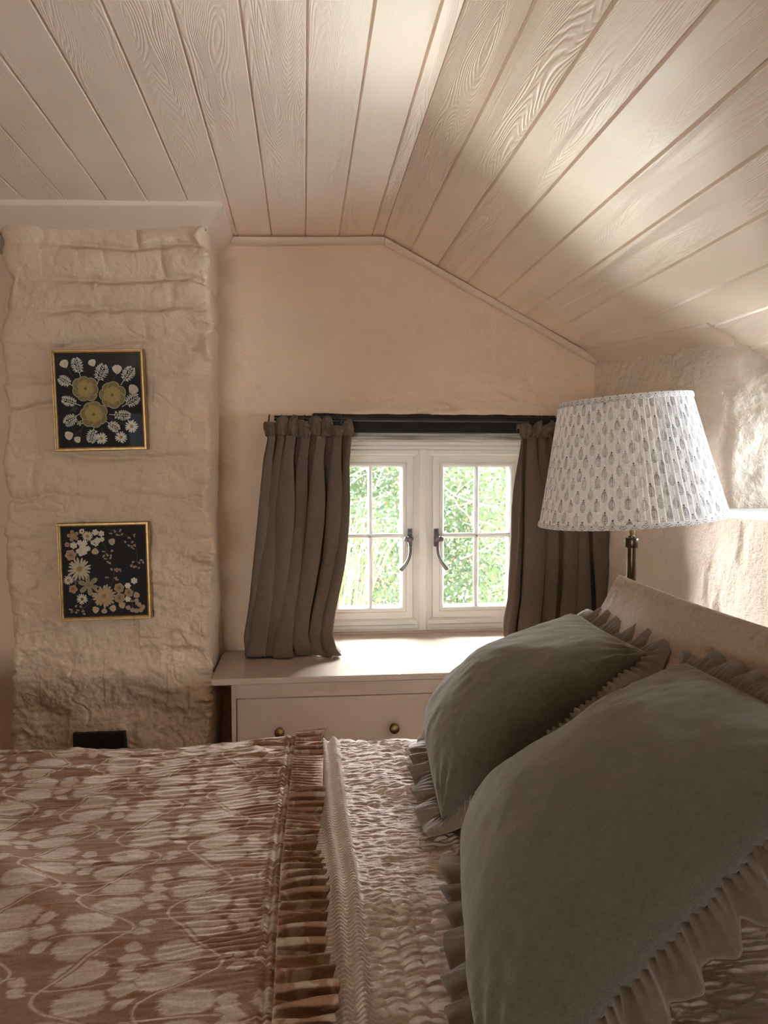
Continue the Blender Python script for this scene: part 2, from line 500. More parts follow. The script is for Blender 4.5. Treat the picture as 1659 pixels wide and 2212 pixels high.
# ---- chimney breast: lumpy painted stone courses
def stone_height(s, z, seed=3):
    """relief of the painted rubble, metres outwards"""
    wz = z + 0.022 * vn(s * 3.6, z * 2.0, 0, seed + 1) + 0.011 * vn(s * 9, z * 5, 0, seed + 2) + 0.004 * vn(s * 28, z * 12, 0, seed + 3)
    rng = np.random.RandomState(seed)
    joints = [0.0]
    while joints[-1] < 2.2:
        joints.append(joints[-1] + (rng.uniform(0.075, 0.105) if joints[-1] > 1.45 else rng.uniform(0.11, 0.19)))
    J = np.array(joints)
    k = np.clip(np.searchsorted(J, wz) - 1, 0, len(J) - 2)
    dz = np.minimum(wz - J[k], J[k + 1] - wz)
    up = (wz - J[k]) / (J[k + 1] - J[k])
    # vertical joints
    sj = s + 0.010 * vn(z * 12, k * 3.1, 0, seed + 4)
    off = _hash(k, k * 0 + 7, k * 0, seed) * 0.5
    wid = 0.22 + 0.07 * _hash(k, k * 0 + 3, k * 0, seed)
    c = sj / wid + off
    fc = np.floor(c); fr = c - fc
    ds = np.minimum(fr, 1 - fr) * wid
    st = _hash(k, fc, k * 0 + 5, seed)                       # per stone
    st2 = _hash(k, fc, k * 0 + 9, seed)
    hi = sstep(1.62, 1.78, z)
    m1 = sstep(-0.15 - .5 * hi, 0.5 - .3 * hi, vn(s * 3.4, z * 6, 0, seed + 6)) * (0.55 + .45 * hi)
    m2 = sstep(-0.1, 0.5, vn(s * 5.0, z * 4, 0, seed + 7))
    g = 0.0090 * np.exp(-(dz / 0.009) ** 2) * (0.08 + m1) + 0.0032 * np.exp(-(ds / 0.012) ** 2) * m2
    h = -g + 0.0035 * st * sstep(0, 0.02, dz) + 0.006 * (up - 0.5) * st2 * sstep(0, 0.012, dz)
    # under-hang: each course pillows out towards its top
    h = h + 0.004 * np.sin(np.clip(up, 0, 1) * PI) * (.3 + .7 * hi) 
    rough = 0.7 + 0.7 * sstep(1.35, 1.0, z)
    h = h + rough * (0.0052 * fbm(s * 6, z * 11, 0, 2, seed + 8) + 0.0022 * fbm(s * 30, z * 34, 0, 2, seed + 9) + 0.0008 * fbm(s * 95, z * 95, 0, 2, seed + 12))
    rg = 1 - np.abs(fbm(s * 7, z * 9, 0, 3, seed + 10))      # creases
    h = h - rough * 0.0022 * sstep(0.84, 1.0, rg)
    return h * 1.3

def build_breast():
    # plan profile: left return, front, right return
    rad = 0.014
    P = []
    xl = -0.815
    for y in np.linspace(YB + 0.05, YF + 0.02, 40): P.append((xl, y, -1, 0))
    for a in np.linspace(0, PI / 2, 8)[1:-1]: P.append((xl + 0.02 - 0.02 * math.cos(a), YF + 0.02 - 0.02 * math.sin(a), -math.cos(a), -math.sin(a)))
    for x in np.linspace(xl + 0.02, XC - rad, 210): P.append((x, YF, 0, -1))
    for a in np.linspace(0, PI / 2, 9)[1:-1]: P.append((XC - rad + rad * math.sin(a), YF + rad - rad * math.cos(a), math.sin(a), -math.cos(a)))
    for y in np.linspace(YF + rad, YB + 0.02, 90): P.append((XC, y, 1, 0))
    P = np.array(P)
    s = np.concatenate([[0], np.cumsum(np.hypot(np.diff(P[:, 0]), np.diff(P[:, 1])))])
    zs = np.concatenate([np.linspace(0, 0.5, 12)[:-1], np.linspace(0.5, 2.03, 560)])
    S, Z = np.meshgrid(s, zs, indexing='ij')
    h = stone_height(S, Z)
    nx, ny = P[:, 2:3], P[:, 3:4]
    right = (P[:, 0:1] > XC - 0.03)
    rt = np.where(right & (nx > 0.5), 0.45, 1.0)
    edge = np.exp(-((P[:, 0:1] - XC) / 0.03) ** 2) * np.exp(-((P[:, 1:2] - YF) / 0.03) ** 2)
    # broken arris: ragged in and out
    rag = 0.013 * fbm(Z * 18, 0 * Z, 0, 5, 40, .6) + 0.007 * vn(Z * 5, 0, 0, 44)
    ragy = 0.013 * fbm(Z * 19, 0 * Z + 4, 0, 5, 45, .6)
    # left arris scalloped by the stones
    el = np.exp(-((P[:, 0:1] - xl) / 0.035) ** 2) * np.exp(-((P[:, 1:2] - YF) / 0.04) ** 2)
    ragl = 0.014 * vn(Z * 9, 0 * Z, 0, 51) - 0.010 * np.exp(-((Z - 1.31) / 0.05) ** 2)
    taper = sstep(1.45, 1.95, Z) * 0.018          # leans in towards the top left
    V = np.zeros(S.shape + (3,))
    V[..., 0] = P[:, 0:1] + nx * h * rt + edge * rag + el * ragl + taper * np.clip((XC - P[:, 0:1]) / 0.55, 0, 1)
    V[..., 1] = P[:, 1:2] + ny * h * rt + edge * ragy
    V[..., 2] = Z
    o = meshob('wall_chimney', V, gridq(len(s), len(zs))[:, ::-1], M['stone'])
    struct(o, 'lumpy pink painted stone chimney breast on the left')
build_breast()

# ---- window wall
WX0, WX1 = 0.03, 0.835          # opening
WZ1 = 1.472
def build_window_wall():
    xs = np.unique(np.round(np.concatenate([np.linspace(-2.3, XC - 0.05, 14), np.linspace(XC - 0.05, WX0 - 0.02, 60), [WX0 - .012, WX0 - .005, WX0],
            np.linspace(WX0, WX1, 130), [WX1 + .005, WX1 + .012], np.linspace(WX1 + 0.02, XR + 0.05, 40)]), 5))
    zs = np.unique(np.round(np.concatenate([np.linspace(0, 0.7, 10), np.linspace(0.7, WZ1 - 0.02, 110), [WZ1 - .012, WZ1 - .005, WZ1, WZ1 + .004, WZ1 + .009],
            np.linspace(WZ1 + 0.014, 2.045, 120)]), 5))
    X, Z = np.meshgrid(xs, zs, indexing='ij')
    h = 0.007 * fbm(X * 5, Z * 5, 0, 3, 61) + 0.0018 * fbm(X * 26, Z * 26, 0, 3, 62)
    # trowelled ripples above the lintel
    rp = np.exp(-((Z - 1.50) / 0.06) ** 2) * sstep(0.0, 0.2, X)
    h = h + rp * 0.004 * fbm(X * 16, Z * 42, 0, 3, 63)
    h = h + 0.0045 * np.exp(-((Z - 1.62 - 0.05 * np.sin(X * 6)) / 0.035) ** 2) * vn(X * 3, Z * 3, 0, 65)
    # rounded arris at the lintel and jambs
    dx = np.maximum(np.maximum(WX0 - X, X - WX1), 0); dzz = np.maximum(Z - WZ1, 0)
    d = np.hypot(dx, dzz)
    rnd = 0.012 * np.clip(1 - d / 0.014, 0, 1) ** 2
    V = np.stack([X, YB - h + rnd, Z], -1)
    q = gridq(len(xs), len(zs))
    cx = V.reshape(-1, 3)[q].mean(1)
    keep = ~((cx[:, 0] > WX0) & (cx[:, 0] < WX1) & (cx[:, 2] < WZ1) & (cx[:, 2] > ZT - 0.05))
    o = meshob('wall_back', V, q[keep], M['plaster'])
    struct(o, 'smooth pink plastered gable wall around the cottage window')
    # reveals: slightly splayed, plastered
    mb = MB()
    for x, xo in ((WX0, WX0 - 0.0), (WX1, WX1 + 0.0)):
        sg = -1 if x == WX0 else 1
        mb.add([(x, YB + 0.008, 0.5), (x, YW + 0.07, 0.5), (x, YW + 0.07, WZ1), (x, YB + 0.008, WZ1)], [(0, 1, 2, 3)])
    struct(mb.build('wall_back', M['plaster'], smooth=False, fix=False), 'plastered side reveals of the cottage window')
    # solid masonry round the opening (outside)
    ex = MB()
    ex.box(-2.6, WX0 - 0.004, YB + 0.1, YW + 0.07, -0.1, 2.3); ex.box(WX1 + 0.004, 1.8, YB + 0.1, YW + 0.07, -0.1, 2.3)
    ex.box(WX0 - 0.004, WX1 + 0.004, YB + 0.1, YW + 0.07, WZ1 + 0.004, 2.3); ex.box(WX0 - 0.004, WX1 + 0.004, YW + 0.055, YW + 0.07, -0.1, ZT - 0.04)
    struct(ex.build('wall_back', M['exterior'], smooth=False), 'outer masonry around the cottage window')
    # lintel: black beam face, weathered grey underside strip
    lb = MB().box(WX0 + 0.001, WX1 - 0.001, YB + 0.012, YW + 0.02, 1.414, WZ1 + 0.003).build('trim_1', M['lintel_black'], bevel=0.003)
    struct(lb, 'black timber lintel beam above the window')
    lg = MB().box(WX0 + 0.001, WX1 - 0.001, YB + 0.030, YW + 0.02, 1.3905, 1.4138).build('trim_2', M['lintel_grey'], bevel=0.002)
    struct(lg, 'weathered grey timber strip under the black lintel')
build_window_wall()

# ---- bed-head wall with the deep reveal of a side window
YP = 1.815; YN = 0.95; XO = 1.27; ZS = 1.198
def build_right_wall():
    # lower part
    ys = np.concatenate([np.linspace(-2.3, 0.85, 12)[:-1], np.linspace(0.85, YB + 0.02, 260)])
    zs = np.concatenate([np.linspace(0, 0.7, 8)[:-1], np.linspace(0.7, ZS - 0.012, 90), [ZS - 0.008, ZS - 0.004]])
    Y, Z = np.meshgrid(ys, zs, indexing='ij')
    def rel(Y, Z, s):
        h = 0.008 * fbm(Y * 4, Z * 4, 0, 3, s) + 0.003 * fbm(Y * 14, Z * 14, 0, 3, s + 1)
        h = h - 0.006 * sstep(0.35, 0.75, fbm(Y * 22, Z * 9, 0, 3, s + 2))          # chipped hollows
        return h
    V = np.stack([XR - rel(Y, Z, 71), Y, Z], -1)
    A = (V.reshape(-1, 3), gridq(len(ys), len(zs)))
    # pier beyond the reveal: flat wall -> rounded arris -> far reveal face
    P = []
    rad = 0.035
    for y in np.linspace(YB + 0.02, YP + rad, 160): P.append((XR, y, -1, 0))
    for a in np.linspace(0, PI / 2, 14)[1:-1]: P.append((XR + rad - rad * math.cos(a), YP + rad - rad * math.sin(a), -math.cos(a), -math.sin(a)))
    for x in np.linspace(XR + rad, XO + 0.05, 70): P.append((x, YP - 0.06 * (x - XR - rad), 0, -1))
    P = np.array(P)
    s = np.concatenate([[0], np.cumsum(np.hypot(np.diff(P[:, 0]), np.diff(P[:, 1])))])
    zt = np.linspace(0, 1, 110)
    S, T = np.meshgrid(s, zt, indexing='ij')
    top = zceil(np.maximum(P[:, 0:1], XR) + (YB - P[:, 1:2]) * SK) + 0.03
    Z2 = ZS - 0.004 + (top - ZS + 0.004) * T
    h = 0.007 * fbm(S * 5, Z2 * 5, 0, 3, 81) + 0.0035 * fbm(S * 22, Z2 * 22, 0, 3, 82) + 0.0014 * fbm(S * 70, Z2 * 70, 0, 2, 83)
    # arris pushed back in the middle as in hand-thrown plaster
    cor = np.exp(-((S - (YB + 0.02 - YP - rad)) / 0.05) ** 2)
    h = h - cor * 0.010 * (1 + vn(Z2 * 9, 0, 0, 86))
    V2 = np.stack([P[:, 0:1] + P[:, 2:3] * h, P[:, 1:2] + P[:, 3:4] * h, Z2], -1)
    B = (V2.reshape(-1, 3), gridq(len(s), len(zt)))
    # near pier and the rest
    C = (np.array([(XR, -2.3, ZS - .004), (XR, YN, ZS - .004), (XR, YN, 1.75), (XR, -2.3, 1.75), (XO + .05, YN, ZS - .004), (XO + .05, YN, 1.75)]),
         np.array([(0, 1, 2, 3), (1, 4, 5, 2)]))
    Vs, Fs, n = [], [], 0
    for v, f in (A, B, C): Vs.append(v); Fs.append(f + n); n += len(v)
    o = meshob('wall_right', skew(np.concatenate(Vs)), np.concatenate(Fs), M['plaster_rough'])
    struct(o, 'rough pink plastered bed-head wall with a deep window reveal')
    # sill board of the side window
    sl = skew_mb(MB().box(XR - 0.006, XO + 0.02, YN - 0.01, YP - 0.002, ZS - 0.022, ZS)).build('trim_3', M['window_paint'], bevel=0.004)
    struct(sl, 'white painted sill ledge of the window in the bed-head wall')
    # outer masonry
    ex = MB()
    ex.box(XR + 0.03, XO + 0.1, -2.5, 2.9, -0.1, ZS - 0.03)
    ex.box(XR + 0.06, XO + 0.1, YP + 0.09, 2.9, ZS - 0.03, 1.9); ex.box(XR + 0.03, XO + 0.1, -2.5, YN - 0.03, ZS - 0.03, 1.9)
    skew_mb(ex)
    struct(ex.build('wall_right', M['exterior'], smooth=False), 'outer masonry of the bed-head wall')
    # the side window itself (a low fixed light)
    zt_ = float(zceil(XO + (YB - 1.3) * SK)) + 0.03
    fr = MB()
    for a in ((YN, YN + .035, ZS, zt_), (YP - .06, YP - .02, ZS, zt_), (YN, YP - .02, ZS, ZS + .03), (YN, YP - .02, zt_ - .03, zt_), (1.27, 1.295, ZS, zt_)):
        fr.box(XO - 0.02, XO + 0.02, *a)
    skew_mb(fr)
    wf = struct(fr.build('window_2', M['window_paint'], smooth=False), 'low white window in the bed-head wall')
    skew_mb(MB().box(XO - .002, XO + .002, YN, YP - 0.02, ZS, zt_)).build('pane', M['glass'], wf, smooth=False)
build_right_wall()

# ---- walls behind the camera, with an unseen window added for soft frontal fill
def build_back_room():
    mb = MB(); YR = -2.2
    # rear wall with an opening for the added window x -1.5..-0.3, z 0.9..1.9
    mb.box(-2.35, -1.5, YR - 0.2, YR, -0.05, 2.1); mb.box(-0.3, 1.3, YR - 0.2, YR, -0.05, 2.1)
    mb.box(-1.5, -0.3, YR - 0.2, YR, -0.05, 0.8); mb.box(-1.5, -0.3, YR - 0.2, YR, 1.8, 2.1)
    struct(mb.build('wall_front', M['plaster'], smooth=False), 'pink plastered wall behind the viewer')
    ml = MB()
    ml.box(-2.45, -2.3, -2.4, 2.9, -0.05, 2.1)
    struct(ml.build('wall_left', M['plaster'], smooth=False), 'pink plastered wall at the foot of the bed')
    fr = MB()
    for a in ((-1.5, -1.45, .8, 1.8), (-.35, -.3, .8, 1.8), (-1.5, -.3, .8, .85), (-1.5, -.3, 1.75, 1.8), (-.93, -.87, .8, 1.8)):
        fr.box(a[0], a[1], YR - 0.12, YR - 0.06, a[2], a[3])
    wf = struct(fr.build('window_added_rear', M['window_paint'], smooth=False), 'white window added behind the viewer to let in fill light')
    MB().box(-1.5, -.3, YR - .092, YR - .088, .8, 1.8).build('pane', M['glass'], wf, smooth=False)
build_back_room()

# ---- timber trims between ceiling and walls
def cove(path_fn, secs, name, label, caps=True, mat='trim'):
    """secs: list of stations; each station gives list of 3-D points of the same length"""
    k = len(secs[0]); n = len(secs)
    V = np.array(secs, float).reshape(-1, 3)
    q = gridq(n, k, False, True)
    Fc = [list(map(int, f)) for f in q]
    if caps:
        Fc.append(list(range(k))); Fc.append([(n-1)*k + i for i in range(k)])
    m = MB(); m.add(V, Fc)
    return struct(m.build(name, M[mat], sharp=40), label)

# cove board round the head of the chimney breast
def sec_breast(bx, by, dx, dy):
    prof = [(-0.02, 0.02), (0.052, 0.02), (0.052, -0.010), (0.049, -0.015), (0.043, -0.018), (0.002, -0.060), (-0.02, -0.064)]
    return [(bx + dx * d, by + dy * d, float(zceil(bx + dx * max(d, 0))) + z) for d, z in prof]
secs = [sec_breast(-0.90 + 0.634 * t, YF, 0, -1) for t in np.linspace(0, 0.99, 12)] + [sec_breast(XC, YF, 1, -1)] + [sec_breast(XC, YF + (YB + .01 - YF) * t, 1, 0) for t in np.linspace(0.05, 1, 8)]
cove(None, secs, 'trim_4', 'sloping pink painted cove board round the top of the chimney breast')

# scotia moulding along the flat and the slope on the window wall
def mould(x0, x1, name, label, r=0.016):
    secs = []
    for x in np.linspace(x0, x1, 30):
        z = float(zceil(x)); nz = 1.0
        c = [(0.02, 0.01)]
        for a in np.linspace(0, PI / 2, 9):
            c.append((-0.004 - r * 1.15 * math.cos(a), -0.006 - r * 1.25 * math.sin(a)))
        c.append((0.02, -0.006 - r * 1.25))
        wob = 0.0012 * float(vn(x * 9, 0, 0, 91))
        secs.append([(x, YB + a, z + b + wob + (0.012 if b > 0 else 0)) for a, b in c])
    cove(None, secs, name, label)
mould(XC + 0.045, XK + 0.002, 'trim_5', 'rounded pink painted moulding under the flat ceiling')
mould(XK + 0.003, XR - 0.005, 'trim_6', 'rounded pink painted moulding under the sloping ceiling')

# cove board between sloping ceiling and bed-head wall
secs = []
for y in np.linspace(YB, 1.80, 16):
    w = 0.0015 * float(vn(y * 6, 1.3, 0, 93)); xw = XR + (YB - y) * SK; ww = np.interp(y, [1.8, 2.45], [0.060, 0.044])
    secs.append([(x, y, float(zceil(x)) + dz + w) for x, dz in ((xw - ww, 0.012), (xw - ww, -0.004), (xw - ww * .92, -0.0075), (xw - ww * .75, -0.0095), (xw - 0.001, -0.018), (xw + 0.012, -0.020), (xw + 0.012, 0.012))])
cove(None, secs, 'trim_7', 'angled pink painted cove board over the bed-head wall')

# ---- window_1: outer frame, mullion, casements, glazing bars, panes, handles
def build_window():
    y = YW
    fr = MB()
    x0, x1, z0, z1 = WX0 + 0.002, WX1 - 0.002, 0.704, 1.394
    fr.rect_sweep(x0, x1, z0, z1, [(0, y + 0.07), (0, y - 0.004), (0.0148, y - 0.004), (0.0155, y + 0.002), (0.0180, y + 0.002), (0.0188, y - 0.004), (0.030, y - 0.004), (0.0305, y + 0.004),
                                   (0.0325, y + 0.004), (0.0330, y - 0.003), (0.046, y - 0.003), (0.050, y + 0.004), (0.054, y + 0.009), (0.0555, y + 0.012), (0.0555, y + 0.07)])
    w = struct(fr.build('window_1', M['window_paint'], sharp=30), 'white painted two-casement cottage window')
    mu = MB()
    xm0, xm1 = 0.3895, 0.459
    mu.prism([(xm0, y + .06), (xm0, y + .011), (xm0 + .0195, y - .008), (xm0 + .0205, y - .0065), (xm0 + .0215, y - .008), (xm1 - .0265, y - .008), (xm1 - .0255, y - .0065),
              (xm1 - .0245, y - .008), (xm1, y + .011), (xm1, y + .06)], 'z', z0 + 0.001, z1 - 0.030)
    mu.build('mullion', M['window_paint'], w, sharp=25)
    for (a, b, hs) in ((0.081, 0.388, 1), (0.4605, 0.784, -1)):
        c0, c1 = 0.7575, 1.3430
        cm = MB()
        cm.rect_sweep(a, b, c0, c1, [(0, y + .05), (0, y + .006), (.0012, y + .0045), (.0234, y + .0045), (.0238, y + .009), (.0254, y + .009), (.0258, y + .0045), (.0335, y + .0045), (.0365, y + .006),
                                     (.0405, y + .013), (.0420, y + .018), (.0420, y + .05)])
        ca = cm.build('casement', M['window_paint'], w, sharp=25)
        ga, gb, g0, g1 = a + .0415, b - .0415, c0 + .0415, c1 - .0415
        xm = (ga + gb) / 2; zm = (g0 + g1) / 2 + 0.004
        bar = [(-.0085, .024), (-.0085, .016), (-.0050, .010), (-.0030, .0065), (.0030, .0065), (.0050, .010), (.0085, .016), (.0085, .024)]
        MB().prism([(xm + p, y + q) for p, q in bar], 'z', g0 - .002, g1 + .002).build('glazing_bar', M['window_paint'], ca, sharp=25)
        MB().prism([(y + q, zm + p) for p, q in bar], 'x', ga - .002, gb + .002).build('glazing_bar', M['window_paint'], ca, sharp=25)
        for (p0, p1) in ((ga - .003, xm - .004), (xm + .004, gb + .003)):
            for (q0, q1) in ((g0 - .003, zm - .004), (zm + .004, g1 + .003)):
                MB().box(p0, p1, y + .019, y + .023, q0, q1).build('pane', M['glass'], ca, smooth=False)
        # handle
        hx = (b - 0.0115) if hs == 1 else (a + 0.0115); hz = 1.047
        pl = MB().box(hx - .0085, hx + .0085, y - .001, y + .0046, hz - .031, hz + .034)
        pl.box(hx - .0065 - .006 * (hs == 1), hx + .0065 + .006 * (hs == -1), y - .012, y, hz - .014, hz + .014)
        hd = pl.build('window_handle', M['pewter'], w, bevel=0.0035)
        hd['label'] = 'dark pewter casement fastener'
        for dz in (.026, -.024):
            MB().lathe([(0.0001, 0), (.0026, 0), (.0028, .001), (.0022, .0022), (.0001, .0024)], (hx, y - .001, hz + dz), 'y', 12).build('screw', M['black_metal'], hd)
        kn = MB().sphere((hx + .0015 * -hs, y - .017, hz), .0115, 20)
        kn.sphere((hx - hs * .0155, y - .022, hz - .001), .0095, 20)
        kn.build('knob', M['pewter'], hd)
        pts = []; rad = []
        for t in np.linspace(0, 1, 18):
            zz = hz - .012 - .098 * t
            xx = hx - hs * (.004 - .010 * math.sin(t * PI * 0.62) + .041 * t ** 2.1)
            yy = y - .016 - .014 * math.sin(t * PI * .8)
            pts.append((xx, yy, zz)); rad.append(.0058 - .0014 * math.sin(t * PI * .55) + .0030 * t ** 2)
        pts.append((pts[-1][0] - hs * .002, pts[-1][1], pts[-1][2] - .003)); rad.append(.0045)
        MB().tube(pts, rad, 14).build('lever', M['pewter'], hd, sharp=50)
build_window()

# window sill inside the reveal
struct(MB().box(WX0 + .002, WX1 - .002, YB - 0.02, YW + 0.05, ZT - 0.028, ZT - 0.0015).build('trim_8', M['worktop'], bevel=0.002),
       'pink painted inner sill running from the chest top to the window')
struct(MB().box(WX0 + .004, WX1 - .004, YW - 0.030, YW + 0.02, ZT - 0.012, ZT + 0.0035).build('trim_9', M['worktop'], bevel=0.002), 'thin painted strip under the window frame')
# ================================================================== CHEST UNDER THE WINDOW
def build_chest():
    c = thing('chest_of_drawers', (0.36, 2.3, 0), 'pale pink painted built-in chest of drawers under the cottage window', 'chest of drawers')
    fx0, fx1, fy = -0.206, XR - 0.012, 2.148
    cb = MB(); cb.box(fx0, fx1, fy + 0.021, YB - 0.015, 0.06, ZT - 0.019)
    cb.build('carcass', M['chest'], c, bevel=0.0015)
    ff = MB(); g = 0.0022                       # face frame round the drawer openings
    for (a, b) in ((fx0, -0.191 - g), (0.372 + g, 0.402 - g), (0.940 + g, fx1)): ff.box(a, b, fy, fy + 0.020, 0.06, ZT - 0.019)
    for (a, b) in ((-0.191 - g, 0.372 + g), (0.402 - g, 0.940 + g)):
        for (z0, z1) in ((0.06, 0.245 - g), (0.438 + g, 0.455 - g), (0.648 + g, ZT - 0.019)): ff.box(a, b, fy, fy + 0.020, z0, z1)
    ff.build('face_frame', M['chest'], c, smooth=False)
    MB().box(fx0 + .02, fx1, fy + .04, YB - .03, 0.0, 0.06).build('plinth', M['chest'], c, smooth=False)
    tp = MB().box(XC + 0.006, XR - 0.004, 2.128, YB - 0.012, ZT - 0.0185, ZT)
    tp.build('top', M['worktop'], c, bevel=0.003)
    for (a, b) in ((-0.191, 0.372), (0.402, 0.940)):
        for (z0, z1) in ((0.455, 0.648), (0.245, 0.438)):
            d = MB().box(a, b, fy - 0.0025, fy + 0.02, z0, z1).build('drawer', M['chest'], c, bevel=0.002)
            # dark shadow gap is real: a routed line round the drawer front
            for kx in ((a + 0.119, b - 0.119)):
                k = MB().lathe([(.0001, 0.001), (.0075, 0), (.0085, .002), (.006, .005), (.0052, .010), (.0075, .014), (.0125, .018), (.0148, .024), (.0138, .030), (.009, .0345), (.0001, .036)],
                               (kx, fy - .0025, (z0 + z1) / 2 + 0.006), 'y', 32)
                # lathe axis points -y
                for i, v in enumerate(k.v): k.v[i] = (v[0], 2 * (fy - .0025) - v[1], v[2])
                k.build('knob', M['brass'], d, sharp=60)
build_chest()

# ================================================================== CURTAINS
def lerp_tab(tab, z):
    zs = [t[0] for t in tab]; xs = [t[1] for t in tab]
    o = np.argsort(zs); return np.interp(z, np.array(zs)[o], np.array(xs)[o])

YCUR = 2.395
def build_curtain(label, lpx, rpx, nf, seed, heads, lean=0.0):
    """lpx, rpx: outline of the hanging cloth read at the curtain's own depth: (px, py) lists"""
    L = [(at_y(a, b, YCUR)[2], at_y(a, b, YCUR)[0]) for a, b in lpx]
    R = [(at_y(a, b, YCUR)[2], at_y(a, b, YCUR)[0]) for a, b in rpx]
    zt = 1.398; zb = ZT + 0.003
    root = thing('curtain', (0.5 * (lerp_tab(L, 1.0) + lerp_tab(R, 1.0)), YCUR, ZT), label, 'curtain')
    nu, nz = 420, 190
    s = np.linspace(0, 1, nu); z = np.linspace(zt, zb, nz)
    S, Z = np.meshgrid(s, z, indexing='ij')
    q = (zt - Z) / (zt - zb)
    xl, xr = lerp_tab(L, Z), lerp_tab(R, Z)
    # smooth outlines
    warp = S + 0.052 * vn(S * 3.5, q * 0.7, 0, seed) + 0.022 * vn(S * 8, q * 1.3, 0, seed + 1)
    ph = 2 * PI * nf * warp
    amp = 0.012 + 0.026 * sstep(0.0, 0.35, q) + 0.005 * sstep(0.75, 1, q)
    ai = 0.78 + 0.55 * vn(warp * nf, q * 0.7, 0, seed + 2)
    f = np.cos(ph); f = np.sign(f) * np.abs(f) ** 0.75
    wid = xr - xl
    x = xl + wid * S + amp * 0.55 * np.sin(2 * ph) * (0.4 + 0.6 * ai) * sstep(0, .06, S) * sstep(1, .94, S)
    y = YCUR - amp * ai * f
    # fine gathers near the tape, dying downwards
    g = np.exp(-q / 0.10)
    y = y - 0.004 * g * np.cos(ph * 2.3 + 3 * vn(S * 6, 0, 0, seed + 4))
    # cloth breaks and buckles on the sill
    bk = sstep(0.78, 1.0, q)
    y = y + bk * (0.014 * np.sin(q * 34 + 5 * vn(S * 4, 0, 0, seed + 5)) * 0.6) - 0.020 * sstep(0.90, 1, q) * (0.6 + 0.6 * vn(S * 5, 0, 0, seed + 6))
    x = x + bk * 0.010 * vn(S * 5, q * 7, 0, seed + 7)
    y = y + 0.0022 * fbm(S * 9, q * 10, 0, 3, seed + 8) + 0.004 * vn(S * 3, q * 5, 0, seed + 9)
    y = np.minimum(y, YB - 0.018)
    zz = Z + 0.004 * (1 + vn(S * 7, 0, 0, seed + 10)) * sstep(.95, 1, q)
    meshob('drape', np.stack([x, y, zz], -1), gridq(nu, nz), M['curtain'], root, solid=0.0022)
    # puffed heading that flops forward over the tape
    nh = len(heads); nt = 30; nu2 = nh * 26
    s2 = np.linspace(0, 1, nu2); t = np.linspace(0, 1, nt)
    S2, T = np.meshgrid(s2, t, indexing='ij')
    xl0, xr0 = float(lerp_tab(L, zt)), float(lerp_tab(R, zt))
    k = np.clip((S2 * nh).astype(int), 0, nh - 1); fr = S2 * nh - k
    hh = np.array([h[0] for h in heads])[k]; bb = np.array([h[1] for h in heads])[k]; dr = np.array([h[2] for h in heads])[k]; sh = np.array([h[3] for h in heads])[k]
    pin = np.clip(np.sin(PI * np.clip(fr, 0, 1)), 0, 1) ** 0.55
    a = T * 1.25
    base = zt + 0.001 + 0.006 * vn(S2 * nh * 2.1, 0, 0, seed + 26) - 0.004 * pin
    zq = base + (0.010 + hh * (0.30 + 0.70 * pin)) * np.sin(np.clip(a, 0, 1) * PI / 2) - dr * pin * sstep(0.0, .5, T) * 0.5 - 0.016 * np.clip(a - 1, 0, 1) * 4
    yq = YCUR - 0.006 - (0.006 + bb * pin) * np.sin(np.clip(a, 0, 1.15) * PI * 0.82) ** 0.8 + 0.012 * sstep(.8, 1, T)
    xq = xl0 - 0.006 + (xr0 - xl0 + 0.012) * S2 + 0.010 * (fr - 0.5) * np.sin(a * PI * .5) + sh * pin * np.sin(np.clip(a, 0, 1) * PI / 2)
    wr = fbm(S2 * 14, T * 2.5, 0, 3, seed + 20)
    yq = yq - 0.010 * wr * sstep(0, .3, T); zq = zq + 0.009 * vn(S2 * 11, T * 2.5, 0, seed + 23) * sstep(.1, .8, T); xq = xq + 0.008 * vn(S2 * 10, T * 2.5, 0, seed + 24) * sstep(.1, .8, T)
    yq = yq - 0.0035 * np.cos(S2 * nh * 2 * PI * 2.5) * np.exp(-T / .25)
    hd = meshob('heading', np.stack([xq, yq, zq], -1), gridq(nu2, nt)[:, ::-1], M['curtain'], root, solid=0.0024)
    return root, L, R

curL = build_curtain('left taupe linen curtain with gathered ruffled heading, pooling on the chest top',
    [(578, 950), (570, 990), (565, 1040), (558, 1120), (550, 1200), (541, 1290), (530, 1370), (528, 1395), (526, 1415)],
    [(758, 950), (754, 1000), (755, 1080), (752, 1140), (745, 1210), (733, 1270), (722, 1320), (714, 1365), (722, 1392), (738, 1415)], 6.3, 101,
    [(.036, .012, 0, -.006), (.048, .022, .0, 0), (.050, .026, .006, .003), (.046, .030, .012, 0), (.048, .026, .0, .002), (.050, .020, .0, .0), (.036, .030, .026, .004), (.040, .026, .0, .008)])
curR = build_curtain('right taupe linen curtain with gathered ruffled heading, partly behind the lamp shade',
    [(1126, 950), (1122, 1000), (1117, 1080), (1113, 1150), (1108, 1220), (1101, 1290), (1091, 1340), (1086, 1370), (1090, 1395), (1098, 1415)],
    [(1232, 950), (1246, 1000), (1278, 1080), (1305, 1150), (1308, 1220), (1310, 1290), (1312, 1340), (1312, 1370), (1312, 1395), (1312, 1415)], 5.2, 139,
    [(.046, .034, .008, -.012), (.050, .022, .018, .0), (.048, .030, .024, .002), (.046, .018, .0, .004), (.040, .020, .0, .004)])

